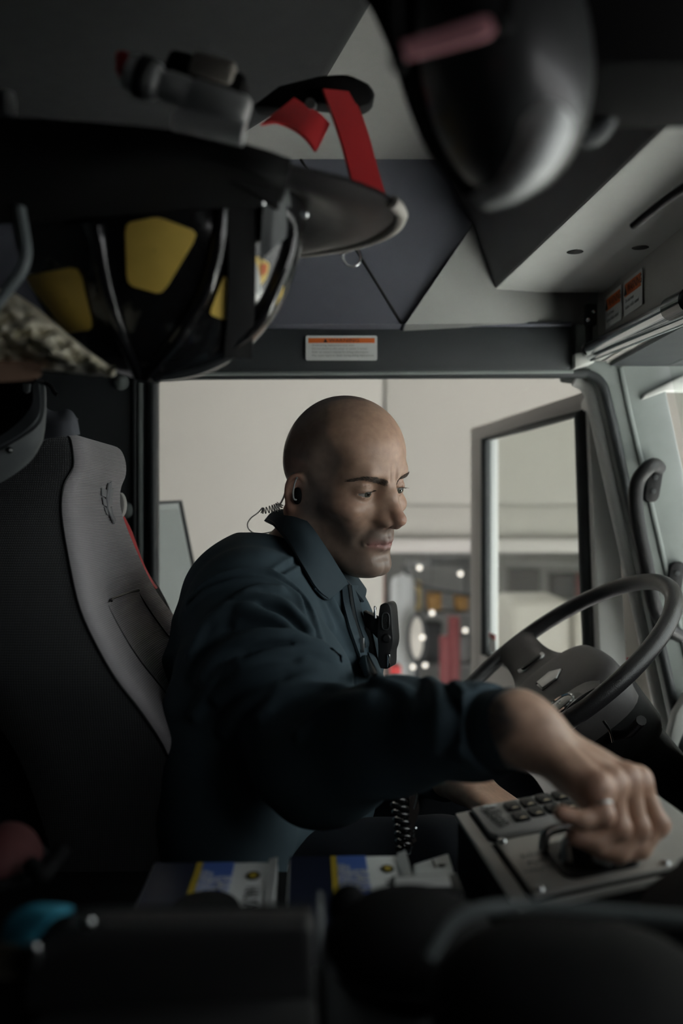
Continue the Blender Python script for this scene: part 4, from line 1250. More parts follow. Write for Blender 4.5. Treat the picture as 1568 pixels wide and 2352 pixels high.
tube('guard_loop', [S(.36, .36, .006), S(.40, .37, .018), S(.50, .38, .020), S(.60, .38, .018), S(.64, .38, .006)], 0.0045, M['steel'], lp, n=10, sub=4)
tube('guard_loop', [S(.44, .20, .006), S(.48, .24, .016), S(.56, .26, .018), S(.62, .27, .010)], 0.0045, M['steel'], lp, n=10, sub=4)
tube('lever_stem', [S(.70, .30, .004), S(.73, .36, .02), P(1388, 1965, .765)], 0.004, M['steel'], lp, n=10, sub=4)
kn = thing('lever_knob', 'yellow lever knob gripped by the man\'s hand', 'knob', P(1385, 1960, .765))
m_ = Matrix.Translation(P(1385, 1968, .765)) @ Matrix.Rotation(math.radians(15), 4, 'Y')
lathe('knob_ball', [(0.0001, 0.026), (0.008, 0.025), (0.0115, 0.019), (0.0105, 0.010), (0.007, 0.003), (0.0065, 0), (0.0001, 0)], m_, M['yellow'], kn, n=20)
lathe('knob_collar', [(0.0065, 0.001), (0.008, 0.0), (0.008, -0.004), (0.0001, -0.004)], m_, M['steel'], kn, n=20)

# raised black housing right of the console
bh = thing('dash_housing', 'black dash housing at the far side of the shifter console', 'housing', P(1560, 1960, .74))
slab('shell', [P(1470, 2040, .655), P(1560, 1975, .68), P(1720, 1880, .70), P(1760, 2060, .57), P(1580, 2150, .55), P(1440, 2140, .57)], (0, 0, -0.09), M['black_matte'], bh, bevel=0.006)
slab('edge_strip', [P(1556, 1978, .677), P(1620, 1938, .688), P(1620, 1946, .684), P(1558, 1988, .672)], (0, 0, -0.004), M['rubber'], bh, bevel=0)

# glove boxes
M['box_white'] = mat('carton_white', (0.80, 0.83, 0.82), 0.5, var=0.05, vscale=20)
M['box_navy'] = mat('carton_navy', (0.018, 0.024, 0.050), 0.35, var=0.1, vscale=20)
M['box_blue'] = mat('carton_blue', (0.10, 0.19, 0.58), 0.4, var=0.06, vscale=20)
M['box_yellow'] = mat('carton_yellow', (0.60, 0.44, 0.04), 0.45, var=0.06, vscale=20)


def glove_box(x0, x1, y0, y1, z, rot, label, opened):
    w, d, h = x1 - x0, y1 - y0, 0.07
    base = Matrix.Translation(Vector((x0, y0, z))) @ Matrix.Rotation(rot, 4, 'Z')
    t_ = thing('glove_box', label, 'box', base @ Vector((w / 2, d / 2, -h)), 'nitrile glove boxes')

    def G(x, y, n=0.0):
        return base @ Vector((x * w, y * d, n))
    bm = bmesh.new()
    add_box(bm, (0, 0, 0), (w, d, h))
    o = from_bm('carton', bm, M['box_white'], t_, 40, 0.0025, 2)
    o.data.transform(base @ Matrix.Translation((w / 2, d / 2, -h / 2)))

    def face(name, a, b, m_, n=0.0004):
        slab(name, [G(a, .01, n), G(b, .01, n), G(b, .99, n), G(a, .99, n)], (0, 0, -.0006), m_, t_, bevel=0)
    face('navy_field', 0.015, 0.40, M['box_navy'])
    face('yellow_stripe', 0.355, 0.405, M['box_yellow'], .0007)
    slab('blue_field', [G(0.405, .30, .0006), G(0.655, .30, .0006), G(0.655, .99, .0006), G(0.405, .99, .0006)], (0, 0, -.0006), M['box_blue'], t_, bevel=0)

    def put(name, body, x, y, size, m_, sx=1.0):
        b_ = base.copy()
        b_.translation = G(x, y, .001)
        text(name, body, b_ @ Matrix.Rotation(-math.pi / 2, 4, 'Z'), size, m_, t_, 0.0001, 'CENTER', sx)
    put('print_purple', 'PURPLE', .60, .72, .0155, M['box_white'], 0.9)
    put('print_nitrile', 'NITRILE', .535, .72, .0145, M['box_white'], 0.9)
    put('print_type', 'POWDER-FREE', .475, .74, .0085, M['box_white'])
    put('print_kind', 'EXAM GLOVES', .432, .76, .0085, M['box_white'])
    put('print_maker', 'HALYARD', .83, .58, .0165, M['ink'], 0.8)
    c_ = [(0.82 + 0.055 * math.cos(t), 0.84 + 0.055 * math.sin(t) * w / d * 1.6) for t in [2 * math.pi * i / 22 for i in range(22)]]
    slab('maker_disc', [G(a, b, .0008) for a, b in c_], (0, 0, -.0006), M['ink'], t_, bevel=0)
    slab('maker_dot', [G(.82 + (a - .82) * .55, .84 + (b - .84) * .55, .0010) for a, b in c_], (0, 0, -.0006), M['box_yellow'], t_, bevel=0)
    if opened:
        slab('opening', [G(.52 + .25 * math.cos(t), .50 + .19 * math.sin(t), .0012) for t in [2 * math.pi * i / 28 for i in range(28)]], (0, 0, -.0006), M['ink'], t_, bevel=0)
    # folded end flap on the far side
    slab('end_flap', [G(.97, .02, .001), G(1.0, .02, .002), G(1.0, .985, .005), G(.93, .985, .003)], (0, 0, -.002), M['box_white'], t_, bevel=0)


glove_box(-0.1520, -0.0480, 0.625, 0.835, rel(-0.294), math.radians(1.5), 'navy and white glove carton with an oval opening, nearer the driver seat', True)
glove_box(-0.0375, 0.0620, 0.640, 0.850, rel(-0.294), math.radians(2.0), 'navy and white glove carton nearer the shifter console', False)
wb = thing('white_carton', 'plain white carton with a dark hole beside the shifter console', 'box', P(990, 1990, .86))
slab('carton', [P(948, 1984, .87), P(1030, 1958, .90), P(1040, 1990, .85), P(1046, 2020, .82), P(962, 2030, .82)], (0, 0, -0.05), M['box_white'], wb, bevel=0.002)
lathe('hole', [(0.0001, 0.0005), (0.004, 0.0004), (0.0046, 0)], Matrix.Translation(P(1016, 1991, .858) + Vector((0, 0, .001))), M['ink'], wb, n=16)
tube('fold_line', [P(993, 1976, .872), P(1000, 1992, .86), P(1006, 2002, .85)], 0.0008, M['ink'], wb, n=6, sub=3)
wc = thing('white_card', 'white card in a dark holder in front of the shifter console', 'card', P(970, 2022, .72))
slab('card', [P(908, 2014, .745), P(1030, 2008, .75), P(1036, 2034, .72), P(905, 2034, .72)], (0, 0, -.003), M['box_white'], wc, bevel=0)
slab('holder', [P(895, 2010, .75), P(1050, 2004, .755), P(1066, 2046, .71), P(890, 2046, .71)], (0, 0, -.03), M['black'], wc, bevel=0.003)

# black organiser bin, close to the lens
ob = thing('organizer_bin', 'large black organiser bin with rounded corner at the bottom', 'bin', P(420, 2290, .55))
pts = [(100, 2330), (92, 2220), (100, 2150), (125, 2110), (165, 2090), (230, 2086), (700, 2078), (722, 2082), (724, 2300), (700, 2330)]
M['bin_black'] = mat('bin_black', (0.020, 0.020, 0.021), 0.55, var=0.2, vscale=20, bump=0.2, bscale=600)
slab('front_panel', [P(a, b, .55) for a, b in pts], (0, -0.03, 0), M['bin_black'], ob, bevel=0.004)
slab('base_lip', [P(95, 2310, .518), P(724, 2288, .518), P(735, 2420, .50), P(95, 2420, .50)], (0, -0.03, 0), M['bin_black'], ob, bevel=0.003)
tube('top_bead', [P(170, 2090, .520), P(230, 2087, .519), P(470, 2083, .519), P(715, 2080, .519)], 0.0012, M['rubber'], ob, n=8, sub=3)
lathe('screw', [(0.0001, 0.0025), (0.003, 0.002), (0.004, 0)], Matrix.Translation(P(200, 2120, .519)) @ Matrix.Rotation(math.pi / 2, 4, 'X'), M['steel'], ob, n=14)
gpn = thing('grey_partition', 'grey upright panel beside the black organiser bin', 'panel', P(870, 2300, .56))
slab('panel', [P(735, 2140, .60), P(770, 2180, .58), P(1010, 2180, .58), P(1080, 2420, .52), P(745, 2420, .52)], (0, 0.02, 0), M['charcoal'], gpn, bevel=0.003)
slab('side_edge', [P(728, 2080, .60), P(745, 2100, .60), P(748, 2420, .54), P(728, 2420, .54)], (0, 0.03, 0), M['charcoal'], gpn, bevel=0.003)
tg = thing('teal_strap', 'teal fabric strap looped over the bin corner', 'strap', P(90, 2130, .54))
M['teal'] = mat('teal_fabric', (0.03, 0.25, 0.36), 0.8, var=0.2, vscale=60, bump=0.4, bscale=600)
sheet('loop', [[P(0, 2162, .53), P(20, 2110, .53), P(60, 2082, .53), P(110, 2076, .535), P(166, 2080, .545)], [P(40, 2170, .52), P(70, 2140, .52), P(105, 2110, .52), P(135, 2092, .525), P(168, 2086, .54)], [P(70, 2178, .52), P(90, 2150, .52), P(112, 2122, .52), P(138, 2100, .525), P(168, 2090, .54)]], M['teal'], tg, thick=0.003, sub=4)
tube('buckle', [P(66, 2170, .515), P(80, 2172, .515), P(86, 2190, .515), P(82, 2215, .515)], 0.0022, M['steel'], tg, n=8, sub=4)
sheet('tail', [[P(-40, 2175, .53), P(0, 2172, .53), P(70, 2180, .53)], [P(-40, 2240, .53), P(0, 2250, .53), P(90, 2260, .53)]], mat('strap_tail', (0.05, 0.045, 0.03), 0.8, var=0.2), tg, thick=0.003, sub=3)
rc = thing('peaked_hat', 'dark red cloth hat in the shadow beside the driver seat', 'hat', P(20, 1990, .72))
rows = []
for i in range(11):
    el_ = math.radians(90 - 90 * i / 10)
    rows.append([P(10, 1990, .72) + Vector((0.026 * math.cos(el_) * math.cos(a), 0.04 * math.cos(el_) * math.sin(a), 0.030 * math.sin(el_))) for a in [2 * math.pi * j / 24 for j in range(25)]])
sheet('crown', rows, mat('dark_red', (0.05, 0.006, 0.007), 0.8, var=0.2, vscale=40), rc)
tube('band', [P(10, 1990, .72) + Vector((0.0265 * math.cos(a), 0.041 * math.sin(a), 0)) for a in [2 * math.pi * j / 24 for j in range(24)]], 0.005, M['black_matte'], rc, n=8, sub=1, closed=True)
tube('peak', [P(70, 1985, .69), P(95, 2010, .68), P(115, 1990, .69), P(148, 1945, .70)], 0.006, M['black_matte'], rc, n=8, sub=4)

# round black items between the camera and the console
def round_item(name, label, cat, c_, rx, ry, rz, m_, bead, bm_, lobe=None):
    t_ = thing(name, label, cat, Vector(c_) - Vector((0, 0, rz)))
    rws = []
    for i in range(13):
        el2 = math.radians(90 - 100 * i / 12)
        rws.append([Vector(c_) + Vector((rx * (math.cos(el2) if el2 > 0 else 1) * math.cos(a), ry * (math.cos(el2) if el2 > 0 else 1) * math.sin(a), rz * math.sin(el2) if el2 > 0 else -0.08)) for a in [2 * math.pi * j / 40 for j in range(41)]])
    sheet('crown', rws, m_, t_)
    tube('rim_bead', [Vector(c_) + Vector((rx * 1.01 * math.cos(a), ry * 1.01 * math.sin(a), 0.0)) for a in [2 * math.pi * j / 40 for j in range(40)]], bead, bm_, t_, n=8, sub=1, closed=True)
    return t_


t1 = round_item('knit_beanie', 'round black knit hat lying in front of the glove cartons', 'hat', P(945, 2185, .60), 0.054, 0.06, 0.034, M['black_matte'], 0.0025, M['black'])
bm = bmesh.new()
bmesh.ops.create_icosphere(bm, subdivisions=3, radius=1.0, matrix=Matrix.Translation(P(800, 2085, .62)) @ Matrix.Diagonal((0.0125, 0.012, 0.0145, 1)))
from_bm('side_knob', bm, M['black_matte'], t1, 60)
t2 = round_item('black_hard_case', 'large rounded black case nearest the camera', 'case', P(1330, 2310, .47), 0.070, 0.07, 0.034, M['black_matte'], 0.0015, M['black_matte'])
tube('edge_highlight', [P(985, 2200, .45), P(1003, 2168, .452), P(1040, 2118, .456), P(1105, 2090, .46), P(1230, 2082, .465), P(1400, 2096, .46), P(1620, 2116, .45)], 0.0032, mat('highlight_grey', (0.13, 0.15, 0.15), 0.5, var=0.2), t2, n=10, sub=6)  # rim highlight of the case, put into a lighter grey tube
# ------------------------------------------------------------------ organic shapes: signed distances, meshed by surface nets
def smin(a, b, k):
    h = np.maximum(k - np.abs(a - b), 0.0) / k
    return np.minimum(a, b) - h * h * k * 0.25


def smax(a, b, k):
    return -smin(-a, -b, k)


def s_sphere(p, c, r):
    return np.linalg.norm(p - np.array(c), axis=1) - r


def s_ell(p, c, r, rot=None):
    q = p - np.array(c)
    if rot is not None:
        q = q @ rot
    r = np.array(r)
    k0 = np.linalg.norm(q / r, axis=1)
    k1 = np.linalg.norm(q / (r * r), axis=1)
    return k0 * (k0 - 1.0) / np.maximum(k1, 1e-9)


def s_cap(p, a, b, ra, rb=None):
    """round cone (radius blends linearly along the bone)"""
    rb = ra if rb is None else rb
    a, b = np.array(a, float), np.array(b, float)
    pa, ba = p - a, b - a
    h = np.clip((pa @ ba) / max(ba @ ba, 1e-12), 0, 1)
    return np.linalg.norm(pa - h[:, None] * ba, axis=1) - (ra + (rb - ra) * h)


def s_chain(p, pts, rad, k=0.01):
    d = None
    for i in range(len(pts) - 1):
        q = s_cap(p, pts[i], pts[i + 1], rad[i], rad[i + 1])
        d = q if d is None else smin(d, q, k)
    return d


def rot_y(a):
    c, s = math.cos(a), math.sin(a)
    return np.array(((c, 0, s), (0, 1, 0), (-s, 0, c)))


def rot_z(a):
    c, s = math.cos(a), math.sin(a)
    return np.array(((c, -s, 0), (s, c, 0), (0, 0, 1)))


def rot_x(a):
    c, s = math.cos(a), math.sin(a)
    return np.array(((1, 0, 0), (0, c, -s), (0, s, c)))


def surface_nets(f, lo, hi, h, margin=1.7):
    """sparse surface nets of f(points) = 0 in the box lo..hi with cell size h -> verts, quads"""
    lo = np.array(lo, float)
    hi = np.array(hi, float)
    B = 8
    nb = np.ceil((hi - lo) / (h * B)).astype(int)
    # coarse to fine: keep only blocks near the surface
    gi = np.stack(np.meshgrid(*[np.arange(n) for n in nb], indexing='ij'), -1).reshape(-1, 3)
    big = gi * (h * B) + lo + h * B / 2
    half = h * B * 0.5 * math.sqrt(3)
    d = np.concatenate([f(big[i:i + 200000]) for i in range(0, len(big), 200000)])
    gi = gi[np.abs(d) < half * margin]
    N = nb * B + 4
    loc = np.stack(np.meshgrid(np.arange(B + 1), np.arange(B + 1), np.arange(B + 1), indexing='ij'), -1)
    cell_id, cell_v, quads = [], [], []
    cs = np.array([(0, 0, 0), (1, 0, 0), (0, 1, 0), (1, 1, 0), (0, 0, 1), (1, 0, 1), (0, 1, 1), (1, 1, 1)])
    edges = [(0, 1), (2, 3), (4, 5), (6, 7), (0, 2), (1, 3), (4, 6), (5, 7), (0, 4), (1, 5), (2, 6), (3, 7)]
    step = 400

    def lin(ix):
        return (ix[..., 0] * N[1] + ix[..., 1]) * N[2] + ix[..., 2]
    for s in range(0, len(gi), step):
        g = gi[s:s + step]
        idx = g[:, None, None, None, :] * B + loc[None]          # nb,9,9,9,3
        pts = idx.reshape(-1, 3) * h + lo
        v = f(pts).reshape(idx.shape[:-1])
        neg = v < 0
        c8 = np.stack([v[:, c[0]:c[0] + B, c[1]:c[1] + B, c[2]:c[2] + B] for c in cs], -1)
        n8 = c8 < 0
        act = n8.any(-1) & ~n8.all(-1)
        w = np.argwhere(act)
        if len(w):
            cv = c8[act]
            base = idx[:, :B, :B, :B][act]
            acc = np.zeros((len(cv), 3))
            cnt = np.zeros(len(cv))
            for (a, b) in edges:
                va, vb = cv[:, a], cv[:, b]
                cr = (va < 0) != (vb < 0)
                t = np.where(cr, va / np.where(cr, va - vb, 1.0), 0.0)
                pos = cs[a] + t[:, None] * (cs[b] - cs[a])
                acc += np.where(cr[:, None], pos, 0.0)
                cnt += cr
            cell_id.append(lin(base + 1))
            cell_v.append((base + acc / cnt[:, None]) * h + lo)
        for ax in range(3):
            o = [0, 0, 0]
            o[ax] = 1
            n0 = neg[:, :B, :B, :B]
            n1 = neg[:, o[0]:o[0] + B, o[1]:o[1] + B, o[2]:o[2] + B]
            cr = n0 != n1
            if not cr.any():
                continue
            base = idx[:, :B, :B, :B][cr] + 1
            flip = n0[cr]
            e1 = np.zeros(3, int)
            e2 = np.zeros(3, int)
            e1[(ax + 1) % 3] = 1
            e2[(ax + 2) % 3] = 1
            q = np.stack([lin(base), lin(base - e1), lin(base - e1 - e2), lin(base - e2)], -1)
            q[~flip] = q[~flip][:, ::-1]
            quads.append(q)
    ids = np.concatenate(cell_id)
    V = np.concatenate(cell_v)
    Q = np.concatenate(quads)
    od = np.argsort(ids)
    ids, V = ids[od], V[od]
    loc_ = np.searchsorted(ids, Q)
    loc_ = np.clip(loc_, 0, len(ids) - 1)
    ok = (ids[loc_] == Q).all(1)
    return V, loc_[ok]


def relax(V, Q, n=1, lam=0.5):
    m = len(V)
    for _ in range(n):
        acc = np.zeros_like(V)
        cnt = np.zeros(m)
        for a, b in ((0, 1), (1, 2), (2, 3), (3, 0)):
            np.add.at(acc, Q[:, a], V[Q[:, b]])
            np.add.at(cnt, Q[:, a], 1)
            np.add.at(acc, Q[:, b], V[Q[:, a]])
            np.add.at(cnt, Q[:, b], 1)
        V = V + lam * (acc / np.maximum(cnt, 1)[:, None] - V)
    return V


def net_mesh(name, V, Q, m_, parent=None, cols=None):
    me = bpy.data.meshes.new(name)
    me.vertices.add(len(V))
    me.vertices.foreach_set('co', V.astype(np.float32).ravel())
    me.loops.add(Q.size)
    me.loops.foreach_set('vertex_index', Q.astype(np.int32).ravel())
    me.polygons.add(len(Q))
    me.polygons.foreach_set('loop_start', np.arange(0, Q.size, 4, dtype=np.int32))
    me.update(calc_edges=True)
    me.polygons.foreach_set('use_smooth', np.ones(len(Q), bool))
    if cols is not None:
        at = me.color_attributes.new('tone', 'FLOAT_COLOR', 'POINT')
        at.data.foreach_set('color', np.c_[cols, np.ones(len(cols))].astype(np.float32).ravel())
    me.validate()
    return link(name, me, m_, parent)
# ------------------------------------------------------------------ the driver
HC = np.array(P(773, 1121, 1.325))                     # between the ears
yaw, pitch, roll = math.radians(42), math.radians(15), math.radians(6)
# local head axes: x face forward, y his left (away from the camera), z up
HR = rot_z(-yaw) @ rot_y(pitch) @ rot_x(roll)


def to_head(p):
    return (p - HC) @ HR


def from_head(q):
    return np.array(q) @ HR.T + HC


EYE = (0.0715, 0.0315, 0.017)
EAR_K = 0.76
SQ = 0.905                                            # lower face: a little shorter than drawn below


def warp(q):
    w = q.copy()
    z = q[:, 2]
    w[:, 2] = np.where(z < EYE[2], EYE[2] + (z - EYE[2]) / SQ, z)
    return w


def near_box(p, lo, hi):
    q = np.maximum(np.maximum(np.array(lo) - p, p - np.array(hi)), 0)
    return np.linalg.norm(q, axis=1)


def ear_sdf(m, d):
    """bowl with rim, canal and lobe; m: mirrored head-local points"""
    er = rot_y(math.radians(8)) @ rot_z(math.radians(-24))
    eo = np.array((-0.006, 0.067, -0.001))
    ep = (m - eo) @ er / EAR_K
    ex_, ey_, ez_ = ep[:, 0], ep[:, 1], ep[:, 2]
    flat = s_ell(ep, (0, 0.004, 0.0), (0.0180, 0.0060, 0.0315))
    rim_pts = [(0.012, 0.003, 0.012), (0.010, 0.005, 0.024), (0.001, 0.0075, 0.0315), (-0.011, 0.0095, 0.0265), (-0.0165, 0.0105, 0.012), (-0.0155, 0.0095, -0.006), (-0.0095, 0.0070, -0.0195), (-0.001, 0.0050, -0.0275), (0.0065, 0.0035, -0.0265)]
    rm = spline(rim_pts, 3)
    rimr = spline([(q_,) for q_ in (0.0026, 0.0030, 0.0034, 0.0036, 0.0034, 0.0032, 0.0040, 0.0060, 0.0050)], 3)[:, 0]
    ear = s_chain(ep, rm, rimr, 0.003)
    ear = smin(ear, flat, 0.004)
    ear = smin(ear, s_chain(ep, [(-0.003, 0.006, 0.020), (-0.0085, 0.0070, 0.006), (-0.0065, 0.0060, -0.008), (0.001, 0.0052, -0.016)], [0.0022, 0.0026, 0.0026, 0.0030], 0.003), 0.003)
    ear = smin(ear, s_ell(ep, (0.0135, 0.004, -0.004), (0.0050, 0.0045, 0.0075)), 0.003)        # tragus
    ear = smax(ear, -s_ell(ep, (0.0040, 0.010, 0.000), (0.0095, 0.0085, 0.0130)), 0.004)
    back = s_cap(m, (-0.004, 0.057, -0.012), (-0.006, 0.057, 0.014), 0.011, 0.011)
    d = smin(d, back, 0.008)
    d = smin(d, ear * EAR_K, 0.0040)
    return d


def head_sdf(q):
    """q: head-local points"""
    q0 = q
    q = warp(q)
    y = q[:, 1]
    m = q.copy()
    m[:, 1] = np.abs(y)                                # mirrored
    d = s_ell(q, (0.002, 0, 0.0485), (0.0765, 0.0680, 0.0735))
    d = smin(d, s_ell(q, (0.026, 0, 0.053), (0.0615, 0.060, 0.060)), 0.03)           # forehead
    d = smin(d, s_ell(q, (-0.018, 0, 0.026), (0.052, 0.057, 0.055)), 0.03)          # occiput
    face = s_ell(q, (0.030, 0, -0.018), (0.060, 0.058, 0.074))
    d = smin(d, face, 0.025)
    # jaw
    d = smin(d, s_cap(m, (0.004, 0.050, -0.048), (0.066, 0.018, -0.098), 0.017, 0.013), 0.022)
    d = smin(d, s_cap(m, (0.002, 0.054, -0.010), (0.004, 0.051, -0.050), 0.015, 0.016), 0.02)
    d = smin(d, s_ell(m, (0.083, 0.007, -0.094), (0.0155, 0.016, 0.0145)), 0.016)     # chin
    d = smin(d, s_ell(q, (0.050, 0, -0.085), (0.042, 0.030, 0.024)), 0.02)          # under the chin
    # cheekbones and muzzle
    d = smin(d, s_ell(m, (0.058, 0.044, -0.010), (0.024, 0.017, 0.014)), 0.022)
    d = smin(d, s_ell(q, (0.066, 0, -0.050), (0.031, 0.030, 0.032)), 0.020)
    # brow ridge
    d = smin(d, s_cap(m, (0.0835, 0.010, 0.0375), (0.0765, 0.030, 0.0405), 0.0085, 0.0080), 0.012)
    d = smin(d, s_cap(m, (0.0765, 0.030, 0.0405), (0.056, 0.0505, 0.0345), 0.0080, 0.007), 0.012)
    # temples pressed in a little
    d = smax(d, -s_ell(m, (0.052, 0.083, 0.045), (0.030, 0.024, 0.032)), 0.02)
    # cheek hollow
    d = smax(d, -s_ell(m, (0.052, 0.072, -0.055), (0.030, 0.022, 0.030)), 0.02)
    # eye sockets
    d = smax(d, -s_ell(m, (0.0905, 0.0325, 0.0175), (0.0170, 0.0185, 0.0125)), 0.010)
    d = smax(d, -s_ell(m, (0.0945, 0.0205, 0.020), (0.0115, 0.0085, 0.0125)), 0.009)
    # eyelids: a shell round the eyeball with an almond slit
    e = np.array(EYE)
    eq = m - e
    r = np.linalg.norm(eq, axis=1)
    lid = r - 0.0142
    hy = (m[:, 1] - e[1]) / 0.0150
    up_ = 0.0026 * (1 - hy * hy) - 0.0012 - 0.0014 * hy
    lw_ = -0.0044 * (1 - hy * hy) - 0.0012
    cut = np.maximum(np.maximum(eq[:, 2] - up_, lw_ - eq[:, 2]), 0.004 - eq[:, 0])
    cut = np.maximum(cut, np.abs(hy) * 0.0150 - 0.0150)
    lid = smax(lid, -cut, 0.0012)
    lid = np.maximum(lid, 0.0118 - r)
    d = smin(d, lid, 0.0045)
    # upper lid fold
    # nose
    nose = s_cap(q, (0.0800, 0, 0.034), (0.0930, 0, 0.014), 0.0085, 0.0075)
    nose = smin(nose, s_cap(q, (0.0930, 0, 0.014), (0.1105, 0, -0.0140), 0.0070, 0.0088), 0.008)
    nose = smin(nose, s_ell(q, (0.1120, 0, -0.0170), (0.0100, 0.0090, 0.0085)), 0.006)
    nose = smin(nose, s_ell(m, (0.0980, 0.0122, -0.0225), (0.0120, 0.0064, 0.0080)), 0.006)
    nose = smin(nose, s_cap(q, (0.110, 0, -0.0265), (0.094, 0, -0.030), 0.0045, 0.005), 0.005)
    nose = smin(nose, s_cap(m, (0.0880, 0.006, 0.010), (0.0930, 0.0085, -0.018), 0.0085, 0.0085), 0.010)
    d = smin(d, nose, 0.009)
    d = smax(d, -s_cap(m, (0.1035, 0.0068, -0.0335), (0.0985, 0.0060, -0.0225), 0.0036, 0.0025), 0.003)
    # groove between nose and mouth
    d = smax(d, -s_cap(m, (0.0900, 0.0245, -0.030), (0.0800, 0.0335, -0.056), 0.0030, 0.0030), 0.010)
    d = smax(d, -s_cap(q, (0.1010, 0, -0.036), (0.0995, 0, -0.046), 0.0020, 0.0022), 0.004)
    # lips
    upl = s_cap(m, (0.0965, 0.004, -0.0515), (0.0810, 0.0235, -0.0560), 0.0052, 0.0026)
    lwl = s_cap(m, (0.0945, 0.004, -0.0625), (0.0805, 0.0225, -0.0580), 0.0056, 0.0026)
    d = smin(d, upl, 0.0055)
    d = smin(d, lwl, 0.0055)
    d = smax(d, -s_cap(m, (0.1030, 0.0, -0.0573), (0.0845, 0.0240, -0.0578), 0.0011, 0.0012), 0.0028)
    d = smax(d, -s_ell(q, (0.1010, 0, -0.0745), (0.0075, 0.0200, 0.0050)), 0.008)
    # frown furrows between the brows
    d = smax(d, -s_cap(m, (0.0935, 0.0050, 0.0330), (0.0925, 0.0060, 0.0480), 0.0008, 0.0006), 0.004)
    me_ = q0.copy()
    me_[:, 1] = np.abs(me_[:, 1])
    near = near_box(me_, (-0.06, 0.035, -0.055), (0.04, 0.11, 0.06))
    k_ = near <= 0
    if k_.any():
        d[k_] = ear_sdf(me_[k_], d[k_])
    return d


# neck base and trunk joints in world space
NB = np.array(P(660, 1345, 1.345))                     # pit of the neck at its base
NT = from_head((-0.006, 0, -0.040))
NF = from_head((0.012, 0, -0.080))
PELV = np.array(P(590, 1960, 1.30))
CHEST = np.array(P(640, 1500, 1.31))
SHR = np.array(P(566, 1402, 1.165))
SHL = np.array(P(690, 1400, 1.50))
ELR = np.array(P(735, 1740, 0.99))
WRR = np.array(P(1185, 1668, 0.775))
ELL = np.array(P(830, 1700, 1.56))
WRL = np.array(P(1062, 1795, 1.30))


def hand_points_right():
    w = WRR
    return dict(
        wrist=w,
        idx=[P(1462, 1795, .775), P(1508, 1893, .770), P(1470, 1950, .762), P(1425, 1962, .757)],
        mid=[P(1436, 1790, .752), P(1462, 1900, .745), P(1420, 1958, .740), P(1374, 1950, .738)],
        rng=[P(1402, 1798, .732), P(1418, 1900, .724), P(1370, 1937, .720), P(1318, 1921, .719)],
        pky=[P(1370, 1808, .716), P(1384, 1872, .706), P(1338, 1884, .702), P(1288, 1868, .701)],
        thm=[P(1245, 1715, .800), P(1330, 1800, .815), P(1390, 1890, .810), P(1400, 1945, .790)],
    )


HP = {k: (v if k == 'wrist' else [np.array(q) for q in v]) for k, v in hand_points_right().items()}


def hand_right(p):
    w = HP['wrist']
    fr = {'idx': (.0100, .0088, .0078, .0066), 'mid': (.0102, .0090, .0080, .0068), 'rng': (.0098, .0086, .0076, .0064), 'pky': (.0088, .0076, .0068, .0058)}
    side = (HP['idx'][0] - HP['pky'][0])
    side /= np.linalg.norm(side)
    fwd = (HP['mid'][0] + HP['rng'][0]) / 2 - w
    fwd /= np.linalg.norm(fwd)
    dors = np.cross(side, fwd)
    if dors[2] < 0:
        dors = -dors
    d = None
    # back of the hand: metacarpals with tendons
    for i, k in enumerate(('idx', 'mid', 'rng', 'pky')):
        root = w + side * (0.017 - 0.0085 * i) + fwd * 0.012 - dors * 0.003
        mc = HP[k][0] - dors * 0.0045
        q = s_cap(p, root, mc, 0.0150 - 0.0012 * i, fr[k][0] + 0.0030)
        d = q if d is None else smin(d, q, 0.016)
    palm = HP['rng'][0] * .5 + HP['mid'][0] * .5 - dors * 0.014 + side * 0.012 - fwd * 0.03
    d = smin(d, s_ell(p, palm, (0.023, 0.023, 0.015)), 0.015)
    for k in ('idx', 'mid', 'rng', 'pky'):                       # tendons
        root = w + fwd * 0.02 + dors * 0.0105
        d = smin(d, s_cap(p, root, HP[k][0] + dors * 0.0048, 0.0024, 0.0034), 0.005)
    for k in ('idx', 'mid', 'rng', 'pky'):
        j = HP[k]
        r = fr[k]
        fing = smin(s_cap(p, j[0], j[1], r[0] * 1.02, r[1]), s_cap(p, j[1], j[2], r[1], r[2]), 0.004)
        fing = smin(fing, s_cap(p, j[2], j[3], r[2], r[3]), 0.004)
        fing = smin(fing, s_sphere(p, j[1] + (j[1] - (j[0] + j[2]) / 2) * 0.10, r[1] * 0.98), 0.004)
        fing = smin(fing, s_sphere(p, j[0] + dors * 0.0015, r[0] * 1.12), 0.006)
        d = smin(d, fing, 0.0045)
    j = HP['thm']
    th_ = s_chain(p, [w + side * 0.014 - dors * .004, j[0], j[1], j[2], j[3]], (0.016, 0.0150, 0.0115, 0.0100, 0.0080), 0.008)
    d = smin(d, th_, 0.010)
    # wrist and forearm
    fa = ELR - w
    L = np.linalg.norm(fa)
    fa /= L
    d = smin(d, s_cap(p, w + fwd * 0.016, w, 0.0225, 0.0225), 0.018)
    d = smin(d, s_cap(p, w, w + fa * 0.05, 0.0235, 0.026), 0.02)
    d = smin(d, s_sphere(p, w + dors * 0.010 - side * 0.016 + fa * .004, 0.0105), 0.012)    # wrist bone
    # finger nails: slight ledge
    return d


